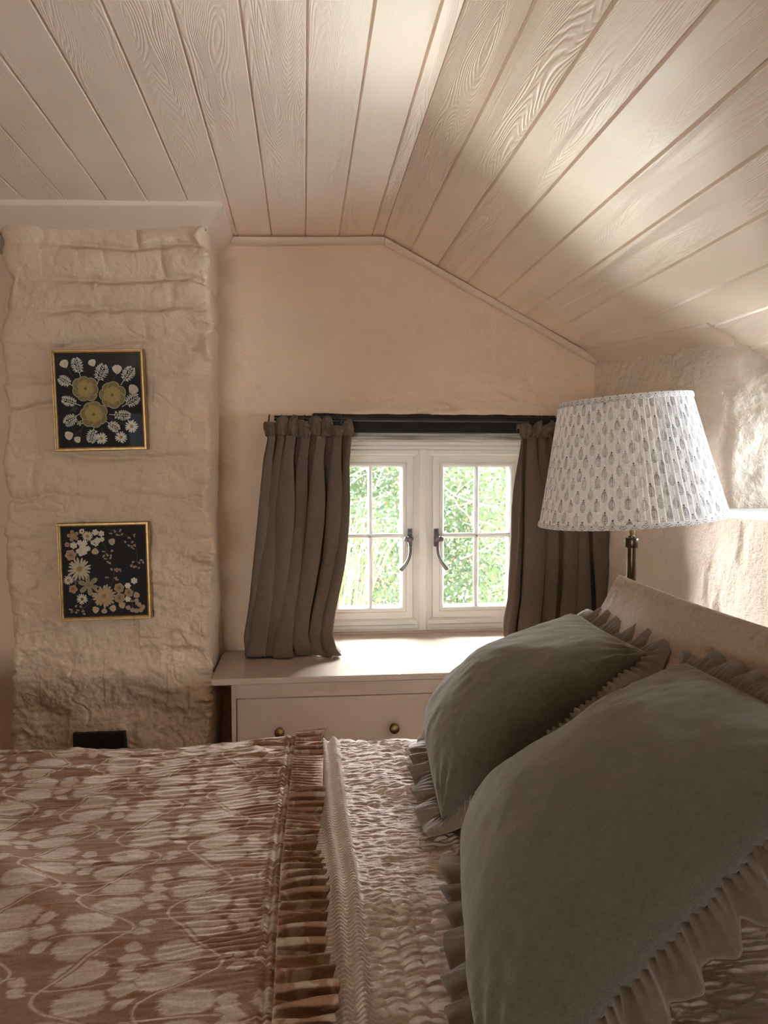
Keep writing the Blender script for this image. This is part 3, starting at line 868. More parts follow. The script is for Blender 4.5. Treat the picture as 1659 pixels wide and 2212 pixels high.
# rod and rings
zrod = 1.4535; yrod = 2.412
rod = MB().tube([(0.0 - 0.09, yrod, zrod), (XR - 0.012, yrod, zrod)], 0.0085, 20).build('curtain_rod', M['black_metal'], sharp=50)
tag(rod, 'slim black metal curtain rod across the top of the cottage window', 'curtain rod')
def ring(px, grp, lab, tilt=0.0):
    x = float(at_y(px, 905, yrod)[0])
    V = []; n1, n2 = 28, 8
    for i in range(n1):
        a = 2 * PI * i / n1
        for j in range(n2):
            b = 2 * PI * j / n2
            r = 0.0128 + 0.0016 * math.cos(b)
            V.append((x + 0.0016 * math.sin(b) + tilt * r * math.sin(a), yrod + r * math.cos(a), zrod - 0.0022 + r * math.sin(a)))
    o = meshob('curtain_ring', V, gridq(n1, n2, True, True), M['black_metal'])
    tag(o, lab, 'curtain ring', grp)
for px in (581, 607, 633, 657, 681, 707):
    ring(px, 'rings behind the left curtain heading', 'black curtain ring on the rod behind the left curtain heading', 0.1)
ring(728, None, 'black curtain ring just inside the left curtain on the rod, left of a close pair', 0.05)
ring(737, None, 'black curtain ring nearest the open window at the left curtain', 0.12)
for px in (1142, 1160, 1169, 1186, 1206):
    ring(px, 'rings behind the right curtain heading', 'black curtain ring on the rod behind the right curtain heading', 0.1)

# ================================================================== SOCKET
def build_socket():
    x0, x1 = -0.646, -0.500; z1 = 0.577 - 0.017; z0 = z1 - 0.086
    c = at_y(158, 1582, 2.183); d = at_y(272, 1578, 2.183)
    x0, x1, z1 = float(c[0]), float(d[0]), float((c[2] + d[2]) / 2); z0 = z1 - 0.086
    r = thing('wall_socket', ((x0 + x1) / 2, 2.19, z0), 'black double wall socket low on the stone chimney breast behind the bed', 'wall socket')
    MB().box(x0, x1, 2.176, 2.212, z0, z1).build('face_plate', M['black_plastic'], r, bevel=0.004)
    xm = (x0 + x1) / 2
    for dx in (-.009, .009):
        MB().prism([(2.1762, z1 - .017), (2.1762, z1 - .040), (2.171, z1 - .039), (2.1735, z1 - .018)], 'x', xm + dx - .0078, xm + dx + .0078).build('rocker_switch', M['black_hole'], r, bevel=0.0008)
    for cx in (xm - .040, xm + .040):
        h = MB()
        h.box(cx - .002, cx + .002, 2.1755, 2.178, z1 - .040, z1 - .031)
        h.box(cx - .0145, cx - .0085, 2.1755, 2.178, z1 - .056, z1 - .052); h.box(cx + .0085, cx + .0145, 2.1755, 2.178, z1 - .056, z1 - .052)
        h.build('pin_holes', M['black_hole'], r, smooth=False)
build_socket()

# ================================================================== PRESSED-FLOWER PICTURES
class Flat:
    """flat pressed pieces in picture coordinates (u right, v down, metres), stacked in thin layers"""
    def __init__(s): s.v = []; s.f = []; s.c = []
    def poly(s, pts, col, lay, ctr=None, ccol=None):
        n = len(s.v); k = len(pts)
        if ctr is None: ctr = (sum(p[0] for p in pts) / k, sum(p[1] for p in pts) / k)
        s.v.append((ctr[0], ctr[1], lay)); s.c.append(ccol or col)
        for p in pts: s.v.append((p[0], p[1], lay)); s.c.append(col)
        for i in range(k): s.f.append((n, n + 1 + i, n + 1 + (i + 1) % k))
    def ribbon(s, pts, w, col, lay):
        n = len(s.v)
        for i, p in enumerate(pts):
            a = pts[max(i-1, 0)]; b = pts[min(i+1, len(pts)-1)]
            dx, dy = b[0]-a[0], b[1]-a[1]; l = math.hypot(dx, dy) or 1
            ww = w[i] if hasattr(w, '__len__') else w
            for sg in (1, -1):
                s.v.append((p[0] - dy/l*ww*sg/2, p[1] + dx/l*ww*sg/2, lay)); s.c.append(col)
        for i in range(len(pts)-1):
            s.f.append((n+2*i, n+2*i+1, n+2*i+3, n+2*i+2))
    def build(s, name, root, R, o):
        V = np.array(s.v); P = o + V[:, 0:1] * R[0] + V[:, 1:2] * R[1] + V[:, 2:3] * R[2]
        ob = meshob(name, P, s.f, M['flower'], root, smooth=False, colors=np.array(s.c))
        return ob

def petal(c, ang, l, w, r0=0.0, n=14, tip=0.6):
    pts = []
    for i in range(n):
        a = 2 * PI * i / n
        t = 0.5 - 0.5 * math.cos(a)
        yy = math.sin(a) * w / 2 * (0.35 + 0.65 * t ** tip) * 1.15
        xx = r0 + l * t
        pts.append((c[0] + xx * math.cos(ang) - yy * math.sin(ang), c[1] + xx * math.sin(ang) + yy * math.cos(ang)))
    return pts

def build_picture(pc, tilt, size, cornerpx, crop, label, spec):
    """pc: centre (x,z); spec draws the pressed pieces; crop maps reading coordinates to the picture"""
    w, h = size; yb = 2.178
    e1 = np.array([math.cos(tilt), 0, math.sin(tilt)]); e2 = np.array([math.sin(tilt), 0, -math.cos(tilt)]); n = np.array([0, -1.0, 0])
    c = np.array([pc[0], yb, pc[1]])
    root = thing('framed_picture', tuple(c + e2 * h / 2), label, 'framed picture')
    def fr2(mb): # local (u, y, v) -> world
        mb.v = [tuple(c + e1 * a[0] - e2 * a[2] + n * (-(a[1]))) for a in mb.v]
        return mb
    f = MB().rect_sweep(-w/2, w/2, -h/2, h/2, [(0, 0.01), (0, -.010), (.0018, -.0135), (.0042, -.0135), (.0052, -.0105), (.0066, -.0105), (.0080, -.0125), (.0098, -.0110), (.0108, -.006), (.0108, .01)])
    fr2(f).build('frame', M['gold'], root, sharp=35)
    b = MB().box(-w/2 + .006, w/2 - .006, -.003, .010, -h/2 + .006, h/2 - .006)
    fr2(b).build('mount_board', M['mount'], root, smooth=False)
    g = MB().box(-w/2 + .008, w/2 - .008, -.0078, -.0070, -h/2 + .008, h/2 - .008)
    fr2(g).build('glass_pane', M['picture_glass'], root, smooth=False)
    # reading coords -> (u,v)
    TL, TR, BL = [np.array(p, float) for p in cornerpx]
    A = np.array([(TR - TL), (BL - TL)]).T; Ai = np.linalg.inv(A)
    def m(p):
        t = Ai @ (np.array(p, float) - TL); return ((t[0] - .5) * w, (t[1] - .5) * h)
    sc = w / np.linalg.norm(TR - TL)
    o = c + n * 0.0032
    spec(m, sc, lambda F_, name: F_.build(name, root, (e1, e2, n), o))

CRM = (0.60, 0.55, 0.43); PALE = (0.66, 0.62, 0.50); OLV = (0.20, 0.165, 0.075); OLVR = (0.36, 0.32, 0.18); GLD = (0.30, 0.22, 0.075); DUST = (0.42, 0.29, 0.19); STEM = (0.14, 0.12, 0.085); YEL = (0.42, 0.27, 0.09); CHALK = (0.68, 0.66, 0.57)
LY = 0.00012

def fern(m, sc, tip, base, wid, seed, n=7):
    rnd = random.Random(seed); f = Flat()
    a, b = np.array(m(base)), np.array(m(tip)); d = b - a; L = np.linalg.norm(d); t = d / L; nn = np.array([-t[1], t[0]])
    f.ribbon([tuple(a + d * q) for q in (0, .3, .6, 1)], [.0016, .0014, .0012, .0010], CHALK, LY * 2)
    wid = wid * sc
    for i in range(n):
        q = 0.30 + 0.66 * i / (n - 1); env = math.sin(PI * min(1, (q - .12) * 1.05)) ** .8
        for sg in (1, -1):
            p = a + d * (q - .05 + rnd.uniform(-.015, .015)); l = wid * .55 * env + .0022
            ang = 0.85 + rnd.uniform(-.12, .12)
            v = t * math.cos(ang) + nn * sg * math.sin(ang)
            e = p + v * l
            f.ribbon([tuple(p), tuple(p + v * l * .6), tuple(e)], [.0013, .0014, .0016], CHALK, LY * 2)
            for da in (-.65, 0, .65):
                ca, sa = math.cos(da), math.sin(da); v2 = np.array([v[0]*ca - v[1]*sa, v[0]*sa + v[1]*ca])
                f.poly(petal(tuple(p + v * l * .55), math.atan2(v2[1], v2[0]), l * .55 + .0012, .0026, 0, 8), CHALK, LY * (2 + .3 * (da != 0)))
    f.poly(petal(tuple(b - t * .004), math.atan2(t[1], t[0]), .006, .003, 0, 8), CHALK, LY * 2)
    return f
def skeleton(m, sc, c, r, seed, n=7):
    rnd = random.Random(seed); f = Flat(); cc = m(c); r = r * sc
    for lay, (rr, nn, col, rim) in enumerate(((r, n, OLV, OLVR), (r * .62, n - 1, (0.33, 0.25, 0.10), (0.42, 0.33, 0.15)))):
        for i in range(nn):
            a = 2 * PI * i / nn + rnd.uniform(-.1, .1) + lay * .4 + seed
            l = rr * rnd.uniform(.92, 1.04)
            f.poly(petal(cc, a, l, l * .92, 0, 18), rim, LY * (4 + lay * 5 + i * .5), None, col)
            f.poly([(cc[0] + (p[0]-cc[0])*.93, cc[1] + (p[1]-cc[1])*.93) for p in petal(cc, a, l, l * .88, 0, 18)], col, LY * (4.3 + lay * 5 + i * .5), None, (col[0]*1.3, col[1]*1.25, col[2]*1.2))
    f.poly([(cc[0] + .0042 * math.cos(q), cc[1] + .0042 * math.sin(q)) for q in np.linspace(0, 2*PI, 10)[:-1]], (0.24, 0.15, 0.05), LY * 16, None, (0.13, 0.08, 0.03))
    return f
def daisy(m, sc, c, r, n, seed, col=CRM, cen=YEL, cr=.30, wf=1.0):
    rnd = random.Random(seed); f = Flat(); cc = m(c); r *= sc
    for i in range(n):
        a = 2 * PI * i / n + rnd.uniform(-.08, .08)
        f.poly(petal(cc, a, r * rnd.uniform(.86, 1.05), 2.0 * PI * r * .62 / n * wf, r * .12, 10, .5), col, LY * (5 + (i % 3) * .5), None, tuple(q * .9 for q in col))
    f.poly([(cc[0] + r * cr * math.cos(q), cc[1] + r * cr * math.sin(q)) for q in np.linspace(0, 2*PI, 16)[:-1]], cen, LY * 8, None, tuple(q * .8 for q in cen))
    return f
def bud(m, sc, c, r, ang, seed, col=CRM):
    rnd = random.Random(seed); f = Flat(); cc = m(c); r *= sc
    b = (cc[0] - math.cos(ang) * r, cc[1] - math.sin(ang) * r)
    for k, da in enumerate((-.42, .42, -.15, .15)):
        f.poly(petal(b, ang + da, r * 2 * (1 - .06 * (k < 2)), r * 1.15, 0, 14, .8), col, LY * (3 + k * .6), None, tuple(q * .82 for q in col))
    f.poly(petal(b, ang, r * .7, r * .5, 0, 8), tuple(q * .75 for q in col), LY * 6)
    return f
def stem(m, pts, w=.0007, col=STEM):
    f = Flat(); P = [np.array(m(p)) for p in pts]; out = []
    if len(P) == 3:
        for t in np.linspace(0, 1, 14): out.append(tuple(P[0]*(1-t)**2 + 2*P[1]*t*(1-t) + P[2]*t*t))
    else: out = [tuple(p) for p in P]
    f.ribbon(out, w, col, LY); return f
def disc(m, sc, c, r, seed, col=DUST, lob=6, dep=.08, cen=(0.10, 0.05, 0.03)):
    rnd = random.Random(seed); f = Flat(); cc = m(c); r *= sc; a0 = rnd.uniform(0, 6)
    f.poly([(cc[0] + r * (1 - dep + dep * math.cos(lob * q + a0)) * math.cos(q), cc[1] + r * (1 - dep + dep * math.cos(lob * q + a0)) * math.sin(q)) for q in np.linspace(0, 2*PI, 40)[:-1]], col, LY * 6, None, tuple(q * .55 for q in col))
    f.poly([(cc[0] + r * .14 * math.cos(q), cc[1] + r * .14 * math.sin(q)) for q in np.linspace(0, 2*PI, 9)[:-1]], cen, LY * 8)
    return f
def starf(m, sc, c, r, n, seed, col, w=.5, cr=.0):
    rnd = random.Random(seed); f = Flat(); cc = m(c); r *= sc; a0 = rnd.uniform(0, 6)
    for i in range(n):
        f.poly(petal(cc, a0 + 2*PI*i/n, r, r * w, 0, 14, 0.9), tuple(q * 1.15 for q in col), LY * (4 + i * .3), None, tuple(q*.8 for q in col))
    if cr:
        f.poly([(cc[0] + r*cr*math.cos(q)*(1+.08*math.cos(9*q)), cc[1] + r*cr*math.sin(q)*(1+.08*math.cos(9*q))) for q in np.linspace(0, 2*PI, 28)[:-1]], tuple(q*1.15 for q in col), LY * 8, None, tuple(q*.6 for q in col))
    return f
def cluster(m, sc, pts, r, seed, col, n=2):
    rnd = random.Random(seed); f = Flat()
    for p in pts:
        cc = m(p)
        for i in range(n + 1):
            a = rnd.uniform(0, 6.28)
            f.poly(petal(cc, a, r * sc * rnd.uniform(.8, 1.1), r * sc * .62, -r*sc*.25, 10, .8), tuple(q * rnd.uniform(.8, 1.1) for q in col), LY * (4 + i * .5), None, tuple(q * .65 for q in col))
    return f

def spec_top(m, sc, put):
    for c, r, s in (((650, 690), 200, 1), ((1030, 785), 205, 2.3), ((770, 1065), 205, 4.1)):
        put(skeleton(m, sc, c, r, s), 'pressed_flower')
    for tip, base, wd, s in (((505, 255), (580, 530), 140, 1), ((285, 535), (485, 655), 125, 2), ((905, 355), (810, 640), 160, 3), ((1310, 400), (1150, 640), 150, 4), ((325, 835), (585, 935), 120, 5),
                             ((1395, 815), (1170, 960), 150, 6), ((370, 1190), (575, 1050), 140, 7), ((1285, 1090), (985, 1070), 120, 8), ((725, 1465), (780, 1225), 130, 9), ((1115, 1290), (930, 1160), 120, 10)):
        put(fern(m, sc, tip, base, wd, s), 'fern_leaf')
    for c, r, a, st in (((350, 330), 62, -2.1, [(395, 395), (450, 480), (500, 545)]), ((742, 318), 54, -2.0, [(785, 370), (805, 450), (795, 545)]), ((1095, 415), 68, -1.57, [(1085, 485), (1040, 560), (1030, 605)]),
                        ((1325, 710), 72, -.9, [(1280, 775), (1220, 800), (1200, 835)]), ((420, 1365), 62, 2.75, [(490, 1370), (600, 1300), (635, 1200)]), ((540, 1425), 48, 2.4, [(580, 1395), (575, 1310), (600, 1270)])):
        put(bud(m, sc, c, r, a, int(c[0])), 'flower_bud'); put(stem(m, st), 'flower_stem')
    for c, r, st in (((1310, 1248), 92, [(1235, 1225), (1100, 1190), (985, 1110)]), ((1160, 1405), 82, [(1090, 1380), (1040, 1350), (1030, 1300)]), ((878, 1418), 84, [(880, 1340), (885, 1300), (885, 1255)])):
        put(daisy(m, sc, c, r, 15, int(c[0]), CHALK), 'daisy'); put(stem(m, st), 'flower_stem')
    put(starf(m, sc, (568, 1190), 44, 5, 3, (0.4, 0.34, 0.2), .6), 'pressed_flower'); put(starf(m, sc, (485, 975), 58, 5, 5, (0.07, 0.058, 0.03), .5), 'pressed_flower')

def near_groups(pts, d=75):
    left = list(pts); out = []
    while left:
        g = [left.pop(0)]; k = 0
        while k < len(g):
            for p in list(left):
                if math.hypot(p[0] - g[k][0], p[1] - g[k][1]) < d: g.append(p); left.remove(p)
            k += 1
        out.append(g)
    return out

def spec_bot(m, sc, put):
    put(starf(m, sc, (352, 360), 92, 5, 2, (0.32, 0.22, 0.115), .75), 'pressed_flower')
    put(daisy(m, sc, (565, 365), 78, 16, 3, CRM, YEL, .4), 'daisy'); put(daisy(m, sc, (482, 290), 42, 8, 4, CRM, (0.1, .08, .04), .3, 1.3), 'daisy')
    for c, r, s in (((680, 305), 50, 1), ((770, 325), 48, 2), ((780, 412), 40, 3), ((715, 430), 52, 4), ((650, 462), 42, 5), ((360, 505), 56, 6), ((450, 465), 44, 7), ((520, 470), 48, 8), ((490, 545), 55, 9), ((430, 595), 40, 10), ((515, 605), 52, 11), ((570, 555), 44, 12), ((465, 640), 36, 13), ((690, 480), 44, 14),
                    ((1265, 1055), 52, 15), ((1170, 1130), 48, 16), ((1172, 1338), 48, 17)):
        put(starf(m, sc, c, r, 6, s, (CRM if s < 15 else PALE), .8, .18), 'pressed_flower')
    put(disc(m, sc, (318, 655), 88, 1), 'pressed_flower'); put(disc(m, sc, (355, 1180), 70, 2, (0.40, .25, .17), 5, .1), 'pressed_flower')
    for c, r, s in (((1040, 1165), 80, 3), ((1188, 1240), 72, 4), ((1050, 1320), 86, 5)): put(disc(m, sc, c, r, s, (0.40, 0.27, 0.16)), 'pressed_flower')
    put(disc(m, sc, (265, 495), 40, 6, (0.42, .25, .15)), 'pressed_flower')
    put(daisy(m, sc, (448, 870), 172, 19, 7, (0.50, 0.45, 0.31), (0.42, 0.24, 0.09), .27), 'daisy'); put(daisy(m, sc, (285, 1040), 72, 14, 8, CRM, YEL, .35), 'daisy')
    put(daisy(m, sc, (488, 1335), 82, 15, 9, CRM, (0.16, .13, .06), .3), 'daisy'); put(daisy(m, sc, (815, 1290), 168, 20, 10, (0.42, 0.31, 0.17), (0.36, 0.21, 0.07), .22, 1.4), 'daisy')
    put(starf(m, sc, (585, 1120), 165, 6, 4, (0.27, 0.235, 0.13), .52, .36), 'pressed_flower'); put(starf(m, sc, (385, 1045), 70, 5, 9, (0.13, 0.11, 0.06), .5), 'pressed_flower')
    for c, a in (((925, 448), 0.3), ((680, 595), 1.6), ((695, 1500), 2.8), ((945, 1480), 0.1), ((1090, 1430), 2.6)): put(bud(m, sc, c, 52, a, int(c[0]), (0.46, 0.37, 0.24)), 'petal')
    put(bud(m, sc, (820, 1520), 42, 1.6, 3, (0.42, .31, .19)), 'petal'); put(bud(m, sc, (1300, 1280), 48, -.7, 5, (0.45, .33, .22)), 'petal')
    for c, a in (((1300, 1365), .1), ((1180, 1470), 2.0), ((1245, 1510), 1.6), ((1305, 1520), 1.3), ((1370, 1510), .8), ((1340, 1425), .1), ((1395, 1465), .2)): put(bud(m, sc, c, 38, a, int(c[0]), (0.40, .29, .19)), 'petal')
    P = (0.42, 0.29, 0.18)
    for st, pts in (([(840, 255), (1130, 290), (1215, 430)], [(915, 320), (975, 285), (1045, 275), (990, 340), (1030, 350), (1085, 340), (1265, 350), (1190, 385), (1140, 450)]),
                    ([(1215, 430), (1335, 560), (1300, 780)], [(1185, 500), (1235, 465), (1265, 500), (1240, 545), (1225, 520), (1370, 725), (1350, 775), (1390, 770), (1240, 760), (1215, 815), (1260, 850), (1290, 830), (1330, 865)]),
                    ([(790, 460), (850, 540), (870, 700)], [(810, 600), (925, 590), (865, 650), (800, 670), (905, 660), (835, 715), (915, 705), (870, 750), (895, 770)]),
                    ([(870, 1240), (985, 1060), (960, 880)], [(930, 865), (985, 880), (1020, 870), (1050, 890), (1015, 900), (860, 1000), (990, 1015), (1010, 1040)]),
                    ([(640, 1320), (600, 1420), (480, 1490)], [(320, 1490), (345, 1520), (405, 1445), (470, 1440), (430, 1510), (495, 1520), (515, 1555), (390, 1540), (330, 1530)]),
                    ([(1250, 1340), (1240, 1420), (1245, 1500)], [(1230, 1380), (1290, 1420)])):
        put(stem(m, st, .0008), 'flower_stem'); [put(cluster(m, sc, g, 40, len(pts) + i, P), 'blossom_spray') for i, g in enumerate(near_groups(pts))]

def pic_center(pts, Y=2.167):
    q = np.mean([at_y(a, b, Y) for a, b in pts], 0); return (float(q[0]), float(q[2]))
build_picture(pic_center([(115, 760), (302, 760), (125, 970), (312, 966)]), math.radians(1.5), (0.2445, 0.2745), ((160, 130), (1470, 125), (235, 1600)), None,
              'upper gilt-framed picture of three large pressed flowers, silver leaves and daisies on black', spec_top)
build_picture(pic_center([(127, 1133), (315, 1130), (135, 1340), (322, 1333)]), math.radians(0.9), (0.2455, 0.2705), ((115, 170), (1480, 135), (175, 1670)), None,
              'lower gilt-framed picture of a pressed flower garland curling round black ground', spec_bot)

# small pale painted block in the alcove at the far left, under the cove board
ab = at_y(0, 488, 2.30); bb_ = at_y(17, 520, 2.30)
mbk = MB().box(float(ab[0]) - 0.06, float(bb_[0]) - 0.004, 2.27, 2.45, float(bb_[2]) , float(ab[2]) - 0.001).build('shelf_bracket', m_simple('grey_white_paint', (0.52, 0.50, 0.45), 0.5), bevel=0.006)
tag(mbk, 'small grey white block high in the alcove left of the chimney breast', 'bracket')
# ================================================================== LAMP AND BEDSIDE TABLE
def build_lamp():
    Y = 1.645
    cb = at_y(1363.5, 1121, Y); ct = at_y(1347, 861, Y)
    ax = (ct - cb); hgt = np.linalg.norm(ax); ax /= hgt
    ex = np.cross(np.array([0, 1.0, 0]), ax); ex /= np.linalg.norm(ex); ey = np.cross(ax, ex)
    rb = 0.2030; rt = 0.1408
    root = thing('table_lamp', (float(cb[0]), Y, 0.62), 'brass table lamp with a pleated white block-printed shade beside the right curtain', 'lamp')
    def place(r, a, t, dz=0.0):
        r, a, t = np.broadcast_arrays(r, a, t)
        return cb + (r * np.cos(a))[..., None] * ex + (r * np.sin(a))[..., None] * ey + (t * hgt)[..., None] * ax
    # angles: front (towards the viewer) is ey negative -> a = -pi/2 ; fine sampling there
    a = np.concatenate([np.linspace(-PI * 1.02, PI * 0.02, 1250)[:-1], np.linspace(PI * 0.02, PI * 0.98, 330)[:-1]])
    tt = np.linspace(0, 1, 330)
    A, T = np.meshgrid(a, tt, indexing='ij')
    npl = 96
    p = A / (2 * PI) * npl + 0.25 * vn(A * 9, 0, 0, 5); fr = p - np.floor(p)
    pk = np.floor(p)
    wj = 0.65 + 0.35 * _hash(pk, pk * 0, pk * 0, 3)
    saw = np.where(fr < 0.82, fr / 0.82, (1 - fr) / 0.18)
    R = rb + (rt - rb) * T + (saw - 0.5) * 0.0026 * wj + 0.0006 * vn(A * 40, T * 3, 0, 9)
    R = R + 0.0014 * np.sin(T * PI) * -1
    V = place(R, A, T)
    # block print: sprigs of dots on a half-drop lattice, hidden here and there in the pleats
    rm = 0.165; u = A * rm; v = T * hgt
    cu, cv = 0.0158, 0.0455
    ink = np.zeros_like(u)
    lean = pk * 0.0
    # cloth coordinate slips at every pleat (material is folded away)
    uc = u + 0.0052 * pk * 0.35
    col = np.floor(uc / cu); du = uc - (col + 0.5) * cu
    vo = v + 0.5 * cv * np.mod(col, 2) + 0.004 * _hash(col, col * 0, col * 0, 8)
    row = np.floor(vo / cv); dv = vo - (row + 0.5) * cv
    du = du + 0.0008 * _hash(col, row, col * 0, 6)
    dots = [(0, .0135, .0016), (0, .0100, .0009), (0, .0065, .0009), (0, .0030, .0009), (0, -.0005, .0009), (0, -.004, .0009), (0, -.0075, .0009), (0, -.0105, .0010)]
    for k, (zz, ww) in enumerate(((.0098, .0022), (.0072, .0036), (.0045, .0047), (.0016, .0054), (-.0014, .0057), (-.0045, .0054), (-.0075, .0045), (-.0100, .0028))):
        for sg in (-1, 1):
            dots.append((sg * ww, zz, .00082)); 
            if ww > .0030: dots.append((sg * (ww - .0024), zz + .0012, .00075))
    for dx, dz, r in dots:
        ink = np.maximum(ink, 1 - sstep(r * 0.75, r * 1.35, np.hypot(du - dx, (dv - dz) * 0.85)))
    fade = 0.55 + 0.45 * sstep(-.4, .4, vn(uc * 90, v * 90, 0, 12))
    ell = np.hypot(du / .0062, (dv - .0002) / .0125)
    ink = np.maximum(ink, .16 * (1 - sstep(.75, 1.0, ell)))
    ink = ink * fade
    base = np.array([0.78, 0.745, 0.70]); dk = np.array([0.085, 0.06, 0.058])
    C = base * (1 - ink[..., None]) + dk * ink[..., None]
    C = C * (1 + 0.03 * vn(u * 60, v * 20, 0, 13))[..., None]
    sh = meshob('lamp_shade', V, gridq(len(a), len(tt), True, False), M['shade'], root, colors=C.reshape(-1, 3))
    # bound edges, same print
    for t0, t1, nm in ((-0.008, 0.030, 'lower_trim'), (0.958, 1.006, 'upper_trim')):
        a2 = np.linspace(0, 2 * PI, 1300)[:-1]; k = np.linspace(0, 1, 16)
        A2, K = np.meshgrid(a2, k, indexing='ij')
        T2 = t0 + (t1 - t0) * K
        R2 = rb + (rt - rb) * T2 + 0.0026 + 0.0012 * np.sin(K * PI) - 0.0022 * (K > .98) - 0.0022 * (K < .02)
        V2 = place(R2, A2, T2)
        u2 = A2 * rm; v2 = (T2 - t0) * hgt
        c2 = np.floor(u2 / 0.0172); d2 = u2 - (c2 + .5) * 0.0172; e2 = v2 - 0.006 + 0.004 * np.mod(c2, 2)
        k2 = np.zeros_like(u2)
        for dx, dz, r in ((0, .006, .0014), (0, .001, .001), (-.003, .002, .0009), (.003, .002, .0009), (-.005, -.001, .0009), (.005, -.001, .0009), (-.0025, -.003, .0009), (.0025, -.003, .0009), (0, -.004, .001)):
            k2 = np.maximum(k2, 1 - sstep(r * .75, r * 1.4, np.hypot(d2 - dx, e2 - dz)))
        C2 = base * (1 - .9 * k2[..., None]) + dk * .9 * k2[..., None]
        meshob(nm, V2, gridq(len(a2), 16, True, False), M['shade'], root, colors=C2.reshape(-1, 3))
    # shade carrier: ring and three spokes inside
    mb = MB()
    for i in range(3):
        q = 2 * PI * i / 3 + .4
        mb.tube([cb + ax * hgt * .80, cb + ax * hgt * .80 + (ex * math.cos(q) + ey * math.sin(q)) * 0.140], 0.0016, 6)
    mb.build('shade_carrier', M['dark_brass'], root)
    sx, sz = float(at_y(1364.5, 1200, Y)[0]), 0.62
    zc = lambda py: float(at_y(1364, py, Y)[2])
    b0 = cb
    prof = [(.060, 0), (.062, .006), (.056, .014), (.030, .022), (.018, .032), (.0105, .045), (.0102, zc(1182) - sz)]
    MB().lathe(prof, (sx, Y, sz), 'z', 40).build('lamp_base', M['dark_brass'], root, sharp=40)
    MB().lathe([(.0102, zc(1183)), (.0150, zc(1182)), (.0158, zc(1180)), (.0158, zc(1164)), (.0150, zc(1162)), (.0085, zc(1161)), (.0085, zc(1158))], (sx, Y, 0), 'z', 36).build('collar', M['dark_brass'], root, sharp=40)
    MB().lathe([(.0068, zc(1160)), (.0072, zc(1158)), (.0050, zc(1155)), (.0062, zc(1152)), (.0064, zc(1138)), (.0048, zc(1134)), (.0060, zc(1131)), (.0060, zc(1128)), (.0034, zc(1126)), (.0034, zc(1090)), (.011, zc(1085)), (.013, zc(1040)), (.010, zc(1020))], (sx, Y, 0), 'z', 28).build('lamp_holder', M['brass'], root, sharp=40)
    bm = MB().sphere((sx, Y, zc(985)), .026, 20, (1, 1, 1.25)); bm.build('bulb', m_simple('frosted_bulb', (0.8, 0.78, 0.72), 0.35), root)
    # bedside table carrying the lamp (behind the pillows)
    tb = thing('bedside_table', (sx, Y + .08, 0), 'small painted bedside table behind the pillows carrying the brass lamp', 'table')
    MB().box(sx - .20, sx + .18, Y - .068, Y + .30, .60, .62).build('tabletop', M['chest'], tb, bevel=.003)
    MB().box(sx - .18, sx + .16, Y - .04, Y + .28, .47, .60).build('drawer_box', M['chest'], tb, bevel=.002)
    for qx in (sx - .17, sx + .13):
        for qy in (Y - .035, Y + .255):
            MB().box(qx, qx + .025, qy, qy + .025, 0, .47).build('leg', M['chest'], tb, bevel=.002)
build_lamp()

# ================================================================== BED
BX0, BX1, BY0, BY1 = -1.02, 0.90, 0.16, 1.545
ZB = 0.744
def sag(x, y):
    """gentle lie of the bedding"""
    z = 0.007 * fbm(x * 3.2, y * 3.2, 0, 2, 201)
    z = z - 0.012 * np.exp(-((x + 0.50) / 0.16) ** 2 - ((y - 1.20) / 0.10) ** 2) + 0.012 * np.exp(-(((x + 0.46) + (y - 1.12) * 0.9) / 0.05) ** 2) * sstep(-.1, -.35, x) * sstep(.8, 1.0, y)
    return z
def edge_drop(d, r=0.045):
    """d = distance past the flat (0) .. ; returns (horizontal advance, drop)"""
    a = np.clip(d / r, 0, PI / 2)
    return r * np.sin(a), r * (1 - np.cos(a)) + np.clip(d - r * PI / 2, 0, None)

def build_bed():
    root = thing('bed', (-0.05, 0.85, 0), 'double bed dressed with a muslin blanket, coverlet and pillows', 'bed')
    MB().box(BX0 + .02, BX1, BY0 + .03, BY1 - .03, 0.14, 0.40).build('bed_base', M['bedwood'], root, bevel=0.01)
    MB().box(BX0 + .02, BX1, BY0 + .02, BY1 - .02, 0.402, ZB - .024).build('mattress', M['mattress'], root, bevel=0.05)
    MB().box(BX1 + .005, BX1 + .035, BY0, BY1 - .01, 0.0, 0.93).build('headboard', M['bedwood'], root, bevel=0.008)
    for x in (BX0 + .04, BX1 - .10):
        for y in (BY0 + .05, BY1 - .12):
            MB().box(x, x + .06, y, y + .06, 0, .14).build('leg', M['bedwood'], root, bevel=.004)
build_bed()

def sheet(xs, ds, zoff, ytop1=BY1, r=0.045, ynear=None):
    """x grid by path distance grid ds measured from the near flat edge; wraps down the far side"""
    X, D = np.meshgrid(xs, ds, indexing='ij')
    yflat = ytop1 - r
    over = np.clip(D - yflat, 0, None)
    adv, drop = edge_drop(over, r)
    Y = np.minimum(D, yflat) + adv
    return X, Y, ZB + zoff + sag(X, np.minimum(Y, yflat)) - drop, over

def normals(V):
    du = np.gradient(V, axis=0); dv = np.gradient(V, axis=1)
    n = np.cross(du, dv); n /= (np.linalg.norm(n, axis=-1, keepdims=True) + 1e-12)
    n[n[..., 2] < -0.99] *= -1
    return n

